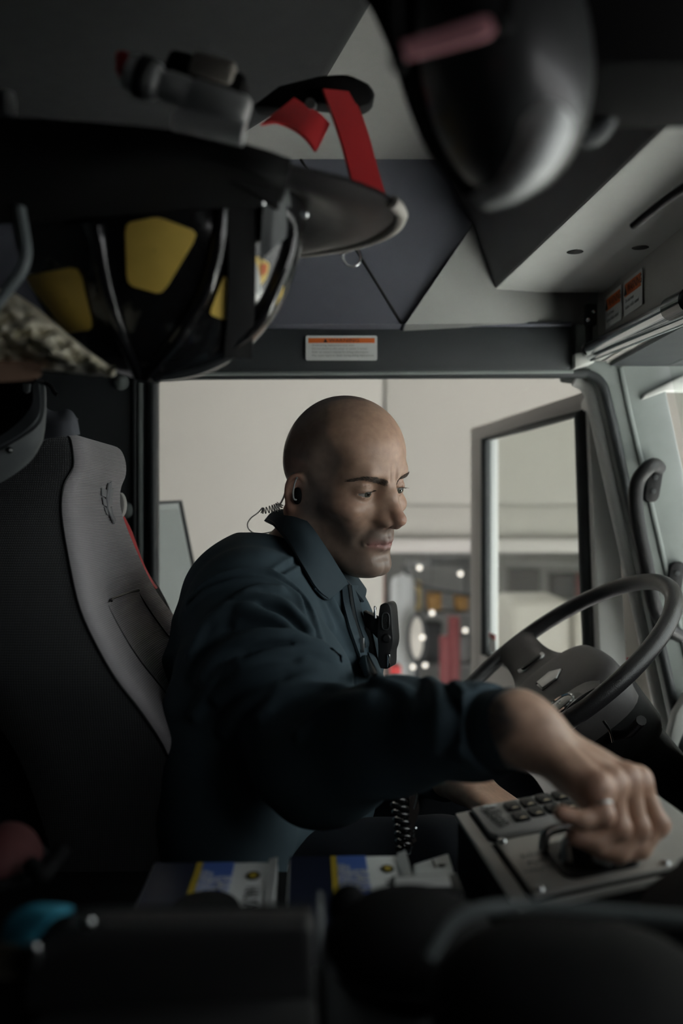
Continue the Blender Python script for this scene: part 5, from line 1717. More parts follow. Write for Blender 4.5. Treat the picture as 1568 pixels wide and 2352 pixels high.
def hand_left(p):
    w = WRL
    fwd = np.array(P(1150, 1865, 1.24)) - w
    fwd /= np.linalg.norm(fwd)
    side = np.cross(fwd, (0.2, 0.1, 1.0))
    side /= np.linalg.norm(side)
    up = np.cross(side, fwd)
    if up[2] < 0:
        up, side = -up, -side
    d = s_ell(p, w + fwd * 0.048, (0.035, 0.035, 0.022))
    d = None
    for i in range(4):
        o = side * (0.030 - 0.020 * i)
        kn = w + fwd * (0.092 - 0.004 * abs(i - 1)) + o + up * 0.004
        q = s_cap(p, w + o * 0.55 + fwd * .01, kn, 0.0165, 0.0115)
        d = q if d is None else smin(d, q, 0.014)
        p1 = kn + fwd * 0.030 - up * 0.028
        p2 = p1 - up * 0.024 - fwd * 0.004
        p3 = p2 - up * 0.012 - fwd * 0.016
        f_ = s_chain(p, [kn, p1, p2, p3], (0.0100, 0.0088, 0.0078, 0.0064), 0.004)
        d = smin(d, f_, 0.005)
    t = s_chain(p, [w + side * -0.02 + fwd * 0.015, w + side * -0.042 + fwd * 0.045 - up * 0.012, w + side * -0.044 + fwd * 0.078 - up * 0.022, w + side * -0.036 + fwd * 0.100 - up * 0.032], (0.0165, 0.0135, 0.0105, 0.0085), 0.008)
    d = smin(d, t, 0.010)
    fa = ELL - w
    fa /= np.linalg.norm(fa)
    return smin(d, s_cap(p, w + fwd * 0.01, w + fa * 0.08, 0.022, 0.030), 0.018)


KNR = np.array(P(1010, 2020, 1.16))
KNL = np.array(P(1140, 1862, 1.50))
HIPR = PELV + np.array((0.02, -0.10, -0.02))
HIPL = PELV + np.array((0.03, 0.11, -0.02))


def trunk(p):
    """the body under the clothes, a little slimmer than them"""
    d = s_cap(p, PELV, CHEST, 0.075, 0.075)
    d = smin(d, s_cap(p, CHEST, NB + np.array((-0.03, 0, -0.03)), 0.075, 0.055), 0.05)
    d = smin(d, s_cap(p, SHR + np.array((.01, .03, -.01)), NB + np.array((-0.025, -.02, 0.0)), 0.042, 0.042), 0.05)
    d = smin(d, s_cap(p, SHL + np.array((0, -.03, -.01)), NB + np.array((-0.025, .02, 0.0)), 0.042, 0.042), 0.05)
    d = smin(d, s_chain(p, [SHR, ELR], [0.046, 0.036]), 0.03)
    d = smin(d, s_cap(p, ELR, WRR, 0.036, 0.023), 0.015)
    d = smin(d, s_chain(p, [SHL, ELL], [0.046, 0.036]), 0.03)
    d = smin(d, s_cap(p, ELL, WRL, 0.036, 0.023), 0.015)
    d = smin(d, s_cap(p, HIPR, KNR, 0.05, 0.04), 0.05)
    d = smin(d, s_cap(p, HIPL, KNL, 0.05, 0.04), 0.05)
    return d


def neck(p):
    d = s_cap(p, NT, NB + np.array((-0.012, 0.005, 0.0)), 0.047, 0.052)
    d = smin(d, s_cap(p, NF, NB + np.array((-0.005, 0, 0.0)), 0.034, 0.040), 0.03)
    # the muscle from behind the ear to the pit of the neck
    for sg in (-1, 1):
        d = smin(d, s_cap(p, from_head((-0.018, sg * 0.060, -0.030)), NB + np.array((0.018, sg * 0.012, 0.0)), 0.0105, 0.009), 0.014)
    return d


HLO, HHI = HC - 0.175, HC + 0.175
RLO = np.min([WRR] + sum([HP[k] for k in ('idx', 'mid', 'rng', 'pky', 'thm')], []), axis=0) - 0.08
RHI = np.max([WRR] + sum([HP[k] for k in ('idx', 'mid', 'rng', 'pky', 'thm')], []), axis=0) + 0.08
LLO, LHI = WRL - 0.17, WRL + 0.17


def part_of(p, f, lo, hi, k, d):
    out = near_box(p, lo, hi)
    m_ = out <= 0
    e = out + 0.03
    if m_.any():
        e[m_] = f(p[m_])
    return smin(d, e, k) if k else np.minimum(d, e)


def body_sdf(p):
    d = trunk(p)
    nk = near_box(p, HC - 0.26, HC + 0.2)
    m_ = nk <= 0
    e = nk + 0.03
    if m_.any():
        e[m_] = neck(p[m_])
    d = smin(d, e, 0.03)
    d = part_of(p, lambda q: head_sdf(to_head(q)), HLO, HHI, 0.018, d)
    d = part_of(p, hand_right, RLO, RHI, 0.012, d)
    d = part_of(p, hand_left, LLO, LHI, 0.012, d)
    return d


person = thing('person', 'bald man in a dark navy work jacket leaning to the console with his hand', 'person', (PELV[0], PELV[1], CZ - 0.62))

H_ = 0.0018
V, Q = surface_nets(body_sdf, (-0.36, 0.62, CZ - 0.56), (0.42, 1.70, CZ + 0.20), H_)
V = relax(V, Q, 1, 0.35)

# ---- skin tones: base, shaved scalp, stubble, lips, brows' roots
qh = warp(to_head(V))
inhead = (near_box(V, HLO, HHI) <= 0)
ax_, ay_, az_ = qh[:, 0], np.abs(qh[:, 1]), qh[:, 2]


def ss(a, b, x):
    t = np.clip((x - a) / (b - a), 0, 1)
    return t * t * (3 - 2 * t)


def gauss(c, r):
    return np.exp(-(((ax_ - c[0]) / r[0]) ** 2 + ((ay_ - c[1]) / r[1]) ** 2 + ((az_ - c[2]) / r[2]) ** 2))


skin = np.array((0.52, 0.335, 0.245))
tone = np.tile(skin, (len(V), 1))


def blend(mask, c):
    global tone
    tone = tone * (1 - mask[:, None]) + np.array(c) * mask[:, None]


hm = inhead.astype(float)
blend(hm * np.clip(gauss((0.118, 0, -0.016), (0.016, 0.016, 0.018)) * 0.55 + gauss((0.062, 0.046, -0.012), (0.022, 0.016, 0.018)) * 0.35, 0, 1), (0.50, 0.235, 0.175))
# ears redder
earm = hm * ss(0.066, 0.074, ay_) * ss(0.030, 0.010, np.abs(ax_ + 0.010)) * ss(0.045, 0.035, np.abs(az_ - 0.003))
blend(earm * 0.55, (0.50, 0.25, 0.19))
# shaved scalp: behind the receding hairline
hair = (0.040 - 0.30 * (az_ - 0.045)) - ax_
hair += 0.016 * np.exp(-((az_ - 0.055) / 0.022) ** 2) * ss(0.03, 0.055, ay_)       # temple point
hair -= 0.018 * ss(0.075, 0.10, az_) * np.exp(-((ay_ - 0.034) / 0.014) ** 2)
hair += 0.010 * ss(0.02, 0.0, ay_) * ss(0.08, 0.10, az_)
scalp = ss(-0.006, 0.008, hair) * ss(-0.035, -0.015, az_ + 0.35 * (ax_ + 0.01)) * (1 - earm)
blend(hm * scalp * 0.66, (0.160, 0.140, 0.130))
# beard stubble: jaw, chin, moustache, sideburn
jaw = ss(-0.030, -0.052, az_ - 0.22 * (ax_ - 0.06)) * ss(0.012, 0.040, ax_ + 0.55 * (ay_ - 0.02) + 0.01)
side_ = ss(0.046, 0.056, ay_) * ss(0.028, 0.006, np.abs(ax_ - 0.022)) * ss(0.03, 0.0, az_) * ss(-0.085, -0.07, az_)
mst = np.exp(-(((az_ + 0.0425) / 0.0075) ** 2)) * ss(0.026, 0.018, ay_) * ss(0.08, 0.088, ax_)
beard = np.clip(jaw * 0.85 + side_ * 0.9 + mst * 0.9, 0, 1) * ss(-0.125, -0.105, az_)
beard *= 1 - 0.55 * gauss((0.09, 0.02, -0.066), (0.02, 0.012, 0.008))
blend(hm * beard * 0.72, (0.125, 0.105, 0.095))
# lips
lipm = np.clip(np.exp(-(((az_ + 0.0572) / 0.0068) ** 2)) ** 1.0 * ss(0.026, 0.0215, ay_) * ss(0.078, 0.083, ax_), 0, 1)
blend(hm * lipm * 0.75, (0.42, 0.19, 0.185))
# eye rims
blend(hm * gauss((0.078, EYE[1], EYE[2] + .004), (0.02, 0.019, 0.010)) * 0.22, (0.30, 0.17, 0.13))
# tattooed forearm (dark ink sleeve ending at the wrist), knuckles redder
fa_ = (ELR - WRR) / np.linalg.norm(ELR - WRR)
tt = (V - WRR) @ fa_
arm = ((near_box(V, RLO, RHI) <= 0) & (np.linalg.norm(V - WRR - tt[:, None] * fa_, axis=1) < 0.05)).astype(float)
ink_noise = 0.5 + 0.5 * np.sin(V[:, 0] * 310 + 2 * np.sin(V[:, 2] * 240)) * np.sin(V[:, 2] * 270 + 1.5 * np.sin(V[:, 1] * 200))
blend(arm * ss(-0.006, 0.006, tt + 0.012 + 0.010 * np.sin(V[:, 2] * 110)) * (0.72 + 0.22 * ink_noise), (0.055, 0.062, 0.066))
for k in ('idx', 'mid', 'rng', 'pky'):
    for j_, s_, w_ in ((0, 0.012, 0.5), (1, 0.010, 0.35), (3, 0.010, 0.4)):
        blend(np.exp(-(np.linalg.norm(V - HP[k][j_], axis=1) / s_) ** 2) * w_, (0.48, 0.20, 0.14))

ms = bpy.data.materials.new('skin')
ms.use_nodes = True
nt = ms.node_tree
b_ = nt.nodes['Principled BSDF']
at_ = nt.nodes.new('ShaderNodeVertexColor')
at_.layer_name = 'tone'
tc_ = nt.nodes.new('ShaderNodeTexCoord')
n1_ = nt.nodes.new('ShaderNodeTexNoise')
n1_.inputs['Scale'].default_value = 90
n1_.inputs['Detail'].default_value = 8
nt.links.new(tc_.outputs['Object'], n1_.inputs['Vector'])
mr_ = nt.nodes.new('ShaderNodeMapRange')
mr_.inputs['From Min'].default_value = 0.3
mr_.inputs['From Max'].default_value = 0.7
mr_.inputs['To Min'].default_value = 0.86
mr_.inputs['To Max'].default_value = 1.12
nt.links.new(n1_.outputs['Fac'], mr_.inputs['Value'])
mu_ = nt.nodes.new('ShaderNodeMix')
mu_.data_type = 'RGBA'
mu_.blend_type = 'MULTIPLY'
mu_.inputs['Factor'].default_value = 1.0
nt.links.new(at_.outputs['Color'], mu_.inputs['A'])
nt.links.new(mr_.outputs['Result'], mu_.inputs['B'])
nt.links.new(mu_.outputs['Result'], b_.inputs['Base Color'])
b_.inputs['Roughness'].default_value = 0.37
b_.inputs['Specular IOR Level'].default_value = 0.45
b_.inputs['Subsurface Weight'].default_value = 0.12
b_.inputs['Subsurface Radius'].default_value = (0.006, 0.0025, 0.0012)
b_.inputs['Subsurface Scale'].default_value = 1.0
n2_ = nt.nodes.new('ShaderNodeTexNoise')
n2_.inputs['Scale'].default_value = 900
nt.links.new(tc_.outputs['Object'], n2_.inputs['Vector'])
bp_ = nt.nodes.new('ShaderNodeBump')
bp_.inputs['Strength'].default_value = 0.12
bp_.inputs['Distance'].default_value = 0.0006
nt.links.new(n2_.outputs['Fac'], bp_.inputs['Height'])
nt.links.new(bp_.outputs['Normal'], b_.inputs['Normal'])
body = net_mesh('body', V, Q, ms, person, tone)
print('body quads', len(Q))

# ---- eyes: ball with iris and pupil
M['eye_white'] = mat('eye_white', (0.52, 0.48, 0.45), 0.25, var=0.04, vscale=200)
M['iris'] = mat('iris', (0.075, 0.075, 0.060), 0.2, var=0.4, vscale=400)
M['pupil'] = mat('pupil', (0.004, 0.004, 0.004), 0.1)
gaze = Vector((0.955, -0.04, -0.10)).normalized()
for sg in (-1, 1):
    c_ = Vector((EYE[0], sg * EYE[1], EYE[2]))
    g_ = Vector((gaze.x, gaze.y, gaze.z))
    m_ = Matrix.Translation(c_) @ g_.to_track_quat('Z', 'Y').to_matrix().to_4x4()
    wm = Matrix.Translation(Vector(HC)) @ Matrix(HR.tolist()).to_4x4() @ m_
    R_ = 0.0128

    def cap_(r, a0, a1, n=8):
        return [(r * math.sin(a0 + (a1 - a0) * i / n) + 1e-5, r * math.cos(a0 + (a1 - a0) * i / n)) for i in range(n + 1)]
    eb = lathe('eyeball', cap_(R_, 0.42, math.pi, 16), wm, M['eye_white'], person, n=24)
    lathe('iris', cap_(R_ * 1.005, 0.16, 0.47, 6), wm, M['iris'], eb, n=24)
    lathe('pupil', cap_(R_ * 1.01, 0.0, 0.18, 4), wm, M['pupil'], eb, n=20)

# ---- eyebrows: short hairs laid along the brow
from mathutils.bvhtree import BVHTree
Mh = mat('brow_hair', (0.115, 0.088, 0.072), 0.85, var=0.2)
hv = V[inhead]


def hair_patch(name, roots, mat_, thick):
    vs_, fs = [], []
    for (p0, dir_, nrm, L) in roots:
        p0, dir_, nrm = Vector(p0), Vector(dir_).normalized(), Vector(nrm).normalized()
        sd = dir_.cross(nrm).normalized()
        b0 = len(vs_)
        for t, w in ((0, 1), (0.5, 0.8), (1.0, 0.15)):
            c = p0 + dir_ * (L * t) + nrm * (0.0009 * math.sin(t * 2.2) + 0.0002)
            vs_ += [c + sd * thick * w, c - sd * thick * w * .5 + nrm * thick * w, c - sd * thick * w * .5 - nrm * thick * w]
        for s in (0, 3):
            for a in range(3):
                b2 = (a + 1) % 3
                fs.append((b0 + s + a, b0 + s + b2, b0 + s + 3 + b2, b0 + s + 3 + a))
    return mesh(name, vs_, fs, mat_, person, smooth=True)


HRm = Matrix(HR.tolist())
bvh = BVHTree.FromPolygons([Vector(v) for v in V], [tuple(int(i) for i in q) for q in Q[inhead[Q[:, 0]]]])


def on_face(local):
    """drop a head-local point onto the face along the local x axis"""
    o = Vector(from_head((0.16, local[1], local[2])))
    h = bvh.ray_cast(o, -(HRm @ Vector((1, 0, 0))))
    return h[0], h[1]


rg = random.Random(7)
for sg in (-1, 1):
    roots = []
    line = spline([(0.0085, 0.0290), (0.018, 0.0325), (0.029, 0.0360), (0.041, 0.0360), (0.0525, 0.0305)], 8)
    for k in range(330):
        u = rg.random() ** 0.9
        i = u * (len(line) - 1)
        i0 = min(int(i), len(line) - 2)
        c = line[i0] + (line[i0 + 1] - line[i0]) * (i - i0)
        hw = 0.0043 * (1 - 0.55 * u)
        y_, z_ = c[0], c[1] + rg.uniform(-hw, hw)
        h = on_face((0, sg * y_, z_))
        if h[0] is None:
            continue
        n_ = h[1] if h[1].dot(HRm @ Vector((1, 0, 0))) > 0 else -h[1]
        tg_ = HRm @ Vector((-0.25, sg * 1.0, 0.75 - 1.15 * u + rg.uniform(-.3, .3)))
        tg_ = tg_ - n_ * tg_.dot(n_)
        roots.append((h[0], tg_, n_, rg.uniform(0.004, 0.0075)))
    hair_patch('eyebrow', roots, Mh, 0.00022)
    lash = []
    for k in range(60):
        u = k / 59
        hy = -0.9 + 1.8 * u
        ly = EYE[1] + hy * 0.0135
        lz = EYE[2] + 0.0026 * (1 - hy * hy) - 0.0008 - 0.0014 * hy
        lx = EYE[0] + math.sqrt(max(0.0144 ** 2 - (ly - EYE[1]) ** 2 - (lz - EYE[2]) ** 2, 1e-8))
        p0 = Vector(from_head((lx, sg * ly, lz)))
        dr_ = HRm @ Vector((1.0, sg * 0.35 * hy, 0.15))
        lash.append((p0, dr_, HRm @ Vector((0, 0, 1)), 0.0045 + 0.002 * u))
    hair_patch('eyelash', lash, Mh, 0.00014)
# ------------------------------------------------------------------ clothes
def fabric(name, color, rough=0.85, weave=900.0):
    m = mat(name, color, rough, var=0.10, vscale=25, bump=0.25, bscale=weave, sheen=0.0, spec=0.2)
    return m


M['jacket'] = fabric('navy_fleece', (0.050, 0.075, 0.092))
M['jacket_collar'] = fabric('navy_twill', (0.040, 0.059, 0.072), 0.8, 1500)
M['trouser'] = fabric('navy_trouser', (0.004, 0.0055, 0.009), 0.8, 1500)

TYAW = math.radians(20)
TR = rot_z(-TYAW)
WAIST = np.array(P(640, 1830, 1.30))
UP1 = np.array(P(640, 1430, 1.325))


def torso(p):
    # squeeze the width so a round section becomes a flat chest
    c = CHEST
    q = (p - c) @ TR
    q[:, 1] /= 1.42
    pts = [((x - c) @ TR) * np.array((1, 1 / 1.42, 1)) for x in (WAIST, CHEST, UP1)]
    d = smin(s_cap(q, pts[0], pts[1], 0.122, 0.118), s_cap(q, pts[1], pts[2], 0.118, 0.098), 0.06)
    return d


SLEEVE = [SHR + np.array((0.0, 0.012, 0.0)), SHR * .5 + ELR * .5 + np.array((0, 0, -0.004)), ELR, ELR * .55 + WRR * .45 + np.array((0, 0, 0.010)), ELR * .16 + WRR * .84, ELR * .06 + WRR * .94]
SLR = [0.068, 0.070, 0.062, 0.047, 0.034, 0.030]
SLEEVE_L = [SHL, SHL * .5 + ELL * .5, ELL, ELL * .5 + WRL * .5, ELL * .12 + WRL * .88]
SLL = [0.066, 0.064, 0.060, 0.050, 0.034]


def jacket_base(p):
    d = torso(p)
    # shoulder yoke down to the sleeve heads
    nb = NB + np.array((-0.035, 0.005, -0.010))
    d = smin(d, s_cap(p, SHR + np.array((0.004, 0.03, 0.0)), nb, 0.058, 0.066), 0.05)
    d = smin(d, s_cap(p, SHL + np.array((0.004, -0.03, 0.0)), nb, 0.058, 0.066), 0.05)
    d = smin(d, s_ell(p, P(585, 1420, 1.33), (0.085, 0.135, 0.10)), 0.05)              # upper back
    d = smin(d, s_ell(p, P(520, 1800, 1.10), (0.078, 0.075, 0.18)), 0.05)              # hem over the hip
    d = smin(d, s_chain(p, SLEEVE, SLR, 0.03), 0.035)
    d = smin(d, s_chain(p, SLEEVE_L, SLL, 0.03), 0.035)
    return d


def trace(px, py, f, y0=0.6, y1=1.7):
    """first hit of the sight line with f"""
    d = np.array(P(px, py, 1.0)) - np.array((0, 0, CZ))
    n = np.linalg.norm(d)
    t = y0
    for _ in range(200):
        q = (np.array((0, 0, CZ)) + d * t)[None]
        v = f(q)[0]
        if v < 0.0004:
            return q[0]
        t += max(v, 0.0008) / n
        if t > y1:
            return None
    return None


FOLDS = [  # pixel paths of raised folds, their radius
    ([(566, 1372), (601, 1376), (649, 1388), (690, 1428), (708, 1452)], 0.0060),
    ([(545, 1374), (586, 1354), (640, 1356)], 0.0050),
    ([(560, 1402), (625, 1423), (676, 1450), (760, 1508)], 0.0065),
    ([(470, 1552), (510, 1500), (560, 1472), (625, 1462), (690, 1472), (760, 1514)], 0.0075),
    ([(560, 1530), (620, 1502), (700, 1496), (790, 1526)], 0.0060),
    ([(440, 1500), (470, 1440), (520, 1395)], 0.0060),
    ([(500, 1600), (560, 1560), (640, 1540), (720, 1545)], 0.0065),
    ([(450, 1640), (500, 1560), (545, 1520)], 0.0060),
    ([(640, 1600), (720, 1580), (820, 1590)], 0.0055),
    ([(500, 1420), (540, 1398), (600, 1398)], 0.0050),
    ([(520, 1680), (560, 1620), (640, 1585)], 0.0060),
    ([(700, 1530), (780, 1545), (870, 1575)], 0.0060),
    ([(860, 1560), (930, 1590), (960, 1650)], 0.0050),
    ([(960, 1545), (1000, 1580), (1010, 1640), (1000, 1720)], 0.0045),
    ([(1040, 1570), (1065, 1600), (1068, 1660), (1058, 1730)], 0.0035),
    ([(600, 1640), (680, 1570), (770, 1548)], 0.0060),
    ([(690, 1680), (760, 1620), (850, 1600)], 0.0055),
    ([(760, 1380), (800, 1460), (850, 1530)], 0.0050),
    ([(740, 1390), (770, 1470), (800, 1510)], 0.0045),
]
GROOVES = [
    ([(600, 1394), (660, 1412), (710, 1470)], 0.0050),
    ([(520, 1452), (580, 1436), (650, 1440), (720, 1480)], 0.0060),
    ([(490, 1580), (550, 1508), (620, 1484), (690, 1486), (740, 1504)], 0.0045),
    ([(430, 1560), (470, 1490), (520, 1440)], 0.0050),
    ([(1025, 1560), (1044, 1600), (1046, 1660), (1036, 1740)], 0.0040),
]
ARMHOLE = [(440, 1384), (475, 1345), (538, 1321), (610, 1321), (650, 1338), (690, 1374), (714, 1420), (726, 1470)]


def world_path(px, f=jacket_base, n=5, push=0.0):
    c = spline(px, n)
    out = []
    for a in c:
        h = trace(a[0], a[1], f)
        if h is None:
            continue
        if out and np.linalg.norm(h - out[-1]) > 0.035:      # the sight line left the sleeve for the chest behind it
            break
        out.append(h)
    return np.array(out)


FW = [(world_path(a), r) for a, r in FOLDS]
GW = [(world_path(a), r) for a, r in GROOVES]
AW = world_path(ARMHOLE, n=6)
SW = world_path([(712, 1262), (694, 1284), (668, 1298), (636, 1318)], n=6)


def line_dist(p, c):
    d = np.full(len(p), 1e9)
    for i in range(len(c) - 1):
        a, b = c[i], c[i + 1]
        ba = b - a
        h = np.clip(((p - a) @ ba) / max(ba @ ba, 1e-12), 0, 1)
        d = np.minimum(d, np.linalg.norm(p - a - h[:, None] * ba, axis=1))
    return d


def jacket_sdf(p):
    d = jacket_base(p)
    near = np.abs(d) < 0.03
    if near.any():
        q = p[near]
        e = d[near].copy()
        off = np.zeros(len(q))
        for c, r in FW:
            lo_, hi_ = c.min(0) - 0.05, c.max(0) + 0.05
            k = ((q > lo_) & (q < hi_)).all(1)
            if k.any():
                L = line_dist(q[k], c)
                off[k] += 2.6 * r * np.exp(-(L / (r * 1.15)) ** 2)
        for c, r in GW:
            lo_, hi_ = c.min(0) - 0.05, c.max(0) + 0.05
            k = ((q > lo_) & (q < hi_)).all(1)
            if k.any():
                L = line_dist(q[k], c)
                off[k] -= 2.4 * r * np.exp(-(L / (r * 1.2)) ** 2)
        lo_, hi_ = AW.min(0) - 0.03, AW.max(0) + 0.03
        k = ((q > lo_) & (q < hi_)).all(1)
        if k.any():
            L = line_dist(q[k], AW)
            off[k] += 0.0032 * np.exp(-((L - 0.007) / 0.0042) ** 2) - 0.0042 * np.exp(-(L / 0.0036) ** 2)
        lo_, hi_ = SW.min(0) - 0.03, SW.max(0) + 0.03
        k = ((q > lo_) & (q < hi_)).all(1)
        if k.any():
            L = line_dist(q[k], SW)
            off[k] += 0.0026 * np.exp(-((L - 0.007) / 0.0042) ** 2) - 0.0034 * np.exp(-(L / 0.0036) ** 2)
        # soft overall unevenness of the cloth
        off += 0.0022 * np.sin(q[:, 0] * 38 + 3 * np.sin(q[:, 2] * 24)) * np.sin(q[:, 2] * 45 + q[:, 1] * 30)
        d[near] = e - off
    # neck opening and wrist openings
    d = smax(d, -s_cap(p, NB + np.array((-0.006, 0.0, -0.03)), NB + np.array((0.0, 0, 0.12)), 0.050, 0.062), 0.010)
    fa = (ELR - WRR) / np.linalg.norm(ELR - WRR)
    d = np.maximum(d, -((p - (WRR + fa * 0.024)) @ fa) + np.where(np.linalg.norm(p - WRR, axis=1) > 0.09, -1.0, 0.0))
    tt_ = (p - WRR) @ fa
    ax2 = np.linalg.norm(p - WRR - tt_[:, None] * fa, axis=1)
    d = smax(d, -np.maximum(ax2 - 0.0265, tt_ - 0.05), 0.003)
    fl_ = (ELL - WRL) / np.linalg.norm(ELL - WRL)
    d = np.maximum(d, -((p - (WRL + fl_ * 0.035)) @ fl_) + np.where(np.linalg.norm(p - WRL, axis=1) > 0.10, -1.0, 0.0))
    return d


Vj, Qj = surface_nets(jacket_sdf, (-0.30, 0.68, CZ - 0.44), (0.36, 1.70, CZ + 0.06), 0.0025)
Vj = relax(Vj, Qj, 1, 0.4)
jacket = net_mesh('jacket', Vj, Qj, M['jacket'], person)

# cuff band
fa = (ELR - WRR) / np.linalg.norm(ELR - WRR)
cf = [WRR + fa * t for t in (-0.005, -0.001, 0.012, 0.062, 0.068)]
sweep('cuff', cf, circle(0.0305, 28), M['jacket_collar'], jacket, scale=[0.93, 1.0, 1.02, 1.08, 1.04])

# collar: stand round the neck and the folded-over leaf, both sides of the zip
fold_n = [(648, 1174, 1.372), (672, 1176, 1.315), (705, 1205, 1.272), (745, 1262, 1.252), (778, 1315, 1.258), (795, 1343, 1.270)]
outer_n = [(610, 1199, 1.385), (630, 1210, 1.30), (662, 1250, 1.240), (692, 1302, 1.216), (722, 1350, 1.222), (750, 1375, 1.236)]
base_n = [(618, 1262, 1.37), (650, 1270, 1.315), (690, 1300, 1.285), (730, 1345, 1.275), (765, 1380, 1.28), (792, 1405, 1.285)]
fold_f = [(648, 1174, 1.372), (680, 1178, 1.42), (740, 1228, 1.455), (792, 1296, 1.44), (824, 1345, 1.405)]
outer_f = [(610, 1199, 1.385), (640, 1215, 1.45), (715, 1268, 1.492), (790, 1335, 1.475), (832, 1384, 1.44)]
base_f = [(618, 1262, 1.37), (670, 1270, 1.41), (735, 1310, 1.44), (795, 1370, 1.42), (836, 1410, 1.39)]


def collar_rows(fold, outer, base):
    f = [P(*q) for q in fold]
    o = []
    for q in outer:
        h = trace(q[0], q[1], jacket_base)
        o.append(P(q[0], q[1], min(q[2], h[1] - 0.008) if h is not None else q[2]))
    b = [P(*q) for q in base]
    nc = Vector(NB) + Vector((0.0, 0, 0.06))
    mid = []
    for i in range(len(f)):
        m_ = f[i] * .55 + o[i] * .45
        out = (m_ - nc)
        out.z = 0
        mid.append(m_ + out.normalized() * 0.006 + Vector((0, 0, 0.003)))
    return o, mid, f, b


for (a_, b2_, c3_) in ((fold_n, outer_n, base_n), (fold_f, outer_f, base_f)):
    o, mid, f, b = collar_rows(a_, b2_, c3_)
    cl = sheet('collar', [o, mid, f, [q + Vector((0, 0.0, -0.004)) for q in f], [f[i] * .5 + b[i] * .5 for i in range(len(f))], b], M['jacket_collar'], jacket, thick=0.003, sub=5)
    edge = spline([tuple(q) for q in o], 6)
    tube('collar_stitch', [Vector(e) + Vector((0, -0.0005, 0.0045)) for e in edge], 0.0007, M['black'], cl, n=5, sub=1)
o, mid, f, b = collar_rows(fold_n, outer_n, base_n)
tube('collar_edge', [o[-2], o[-1], (o[-1] + f[-1]) / 2, f[-1]], 0.0018, M['jacket_collar'], jacket, n=8, sub=5)

# zip and plackets from the collar down the chest
def on_jacket(px, py, y, push=0.003):
    h = trace(px, py, jacket_sdf)
    return P(px, py, (h[1] if h is not None else y) - push)


zp = [P(797, 1345, 1.262), P(803, 1386, 1.245), on_jacket(811, 1425, 1.23), on_jacket(824, 1465, 1.22), on_jacket(840, 1510, 1.21), on_jacket(856, 1550, 1.20)]
zi = [P(784, 1352, 1.256), P(787, 1388, 1.238), on_jacket(795, 1428, 1.22), on_jacket(808, 1468, 1.21), on_jacket(824, 1512, 1.20), on_jacket(842, 1552, 1.19)]
z2 = [P(822, 1347, 1.36), P(828, 1388, 1.33), P(836, 1428, 1.30), P(846, 1468, 1.28), P(860, 1515, 1.26), P(876, 1560, 1.25)]
sheet('placket', [zi, zp], M['jacket_collar'], jacket, thick=0.003, sub=5)
sheet('placket', [[q + Vector((0.003, 0.002, 0)) for q in zp], [a * .5 + c * .5 + Vector((0.004, 0, 0)) for a, c in zip(zp, z2)], z2], M['jacket_collar'], jacket, thick=0.003, sub=5)
zc_ = spline([tuple(q + Vector((0.002, -0.002, 0))) for q in zp], 10)
zt = tube('zip_tape', [Vector(q) for q in zc_], 0.0022, M['black'], jacket, n=6, sub=1)
bm = bmesh.new()
for i in range(0, len(zc_) - 1):
    for fr_ in (0.0, 0.5):
        q = zc_[i] * (1 - fr_) + zc_[i + 1] * fr_
        add_box(bm, Vector(q) + Vector((0.0012, -0.0018, 0)), (0.0034, 0.002, 0.0012))
zt_ = from_bm('zip_teeth', bm, M['steel'], zt, 40)
zt_['kind'] = 'stuff'
box('zip_pull', Vector(zc_[30]) + Vector((0.002, -0.005, -0.008)), (0.005, 0.002, 0.018), M['steel'], jacket, bevel=0.0008)
# ------------------------------------------------------------------ trousers and boots
SHN_R = np.array((KNR[0] + 0.05, KNR[1], 0.10))
SHN_L = np.array((KNL[0] + 0.03, KNL[1], 0.10))


def trouser_sdf(p):
    d = s_ell(p, PELV + np.array((0, 0, -0.03)), (0.13, 0.185, 0.12))
    for h_, k_, s_ in ((HIPR, KNR, SHN_R), (HIPL, KNL, SHN_L)):
        d = smin(d, s_cap(p, h_, k_, 0.092, 0.068), 0.05)
        d = smin(d, s_cap(p, k_, s_, 0.066, 0.060), 0.03)
    d += 0.003 * np.sin(p[:, 0] * 40 + 2 * np.sin(p[:, 2] * 30)) * np.sin(p[:, 1] * 35)
    return d


lo_ = np.min([PELV - .2, KNR - .12, KNL - .12, SHN_R - .1], axis=0)
hi_ = np.max([PELV + .2, KNR + .12, KNL + .12], axis=0)
lo_[2] = 0.02
Vt, Qt = surface_nets(trouser_sdf, lo_, hi_, 0.006)
net_mesh('trousers', relax(Vt, Qt, 1, 0.4), Qt, M['trouser'], person)
for s_ in (SHN_R, SHN_L):
    s0 = s_

    def boot(p):
        d = s_cap(p, s0 + np.array((0, 0, 0.10)), s0 + np.array((0, 0, -0.04)), 0.052, 0.048)
        d = smin(d, s_cap(p, s0 + np.array((0.0, 0, -0.055)), s0 + np.array((0.17, 0, -0.06)), 0.044, 0.040), 0.03)
        return np.maximum(d, 0.002 - p[:, 2])
    Vb, Qb = surface_nets(boot, s0 - np.array((0.1, 0.1, 0.12)), s0 + np.array((0.25, 0.1, 0.18)), 0.006)
    net_mesh('boot', Vb, Qb, M['black'], person)
# ------------------------------------------------------------------ small things the driver wears
def headw(x, y, z):
    return Vector(from_head((x, y, z)))


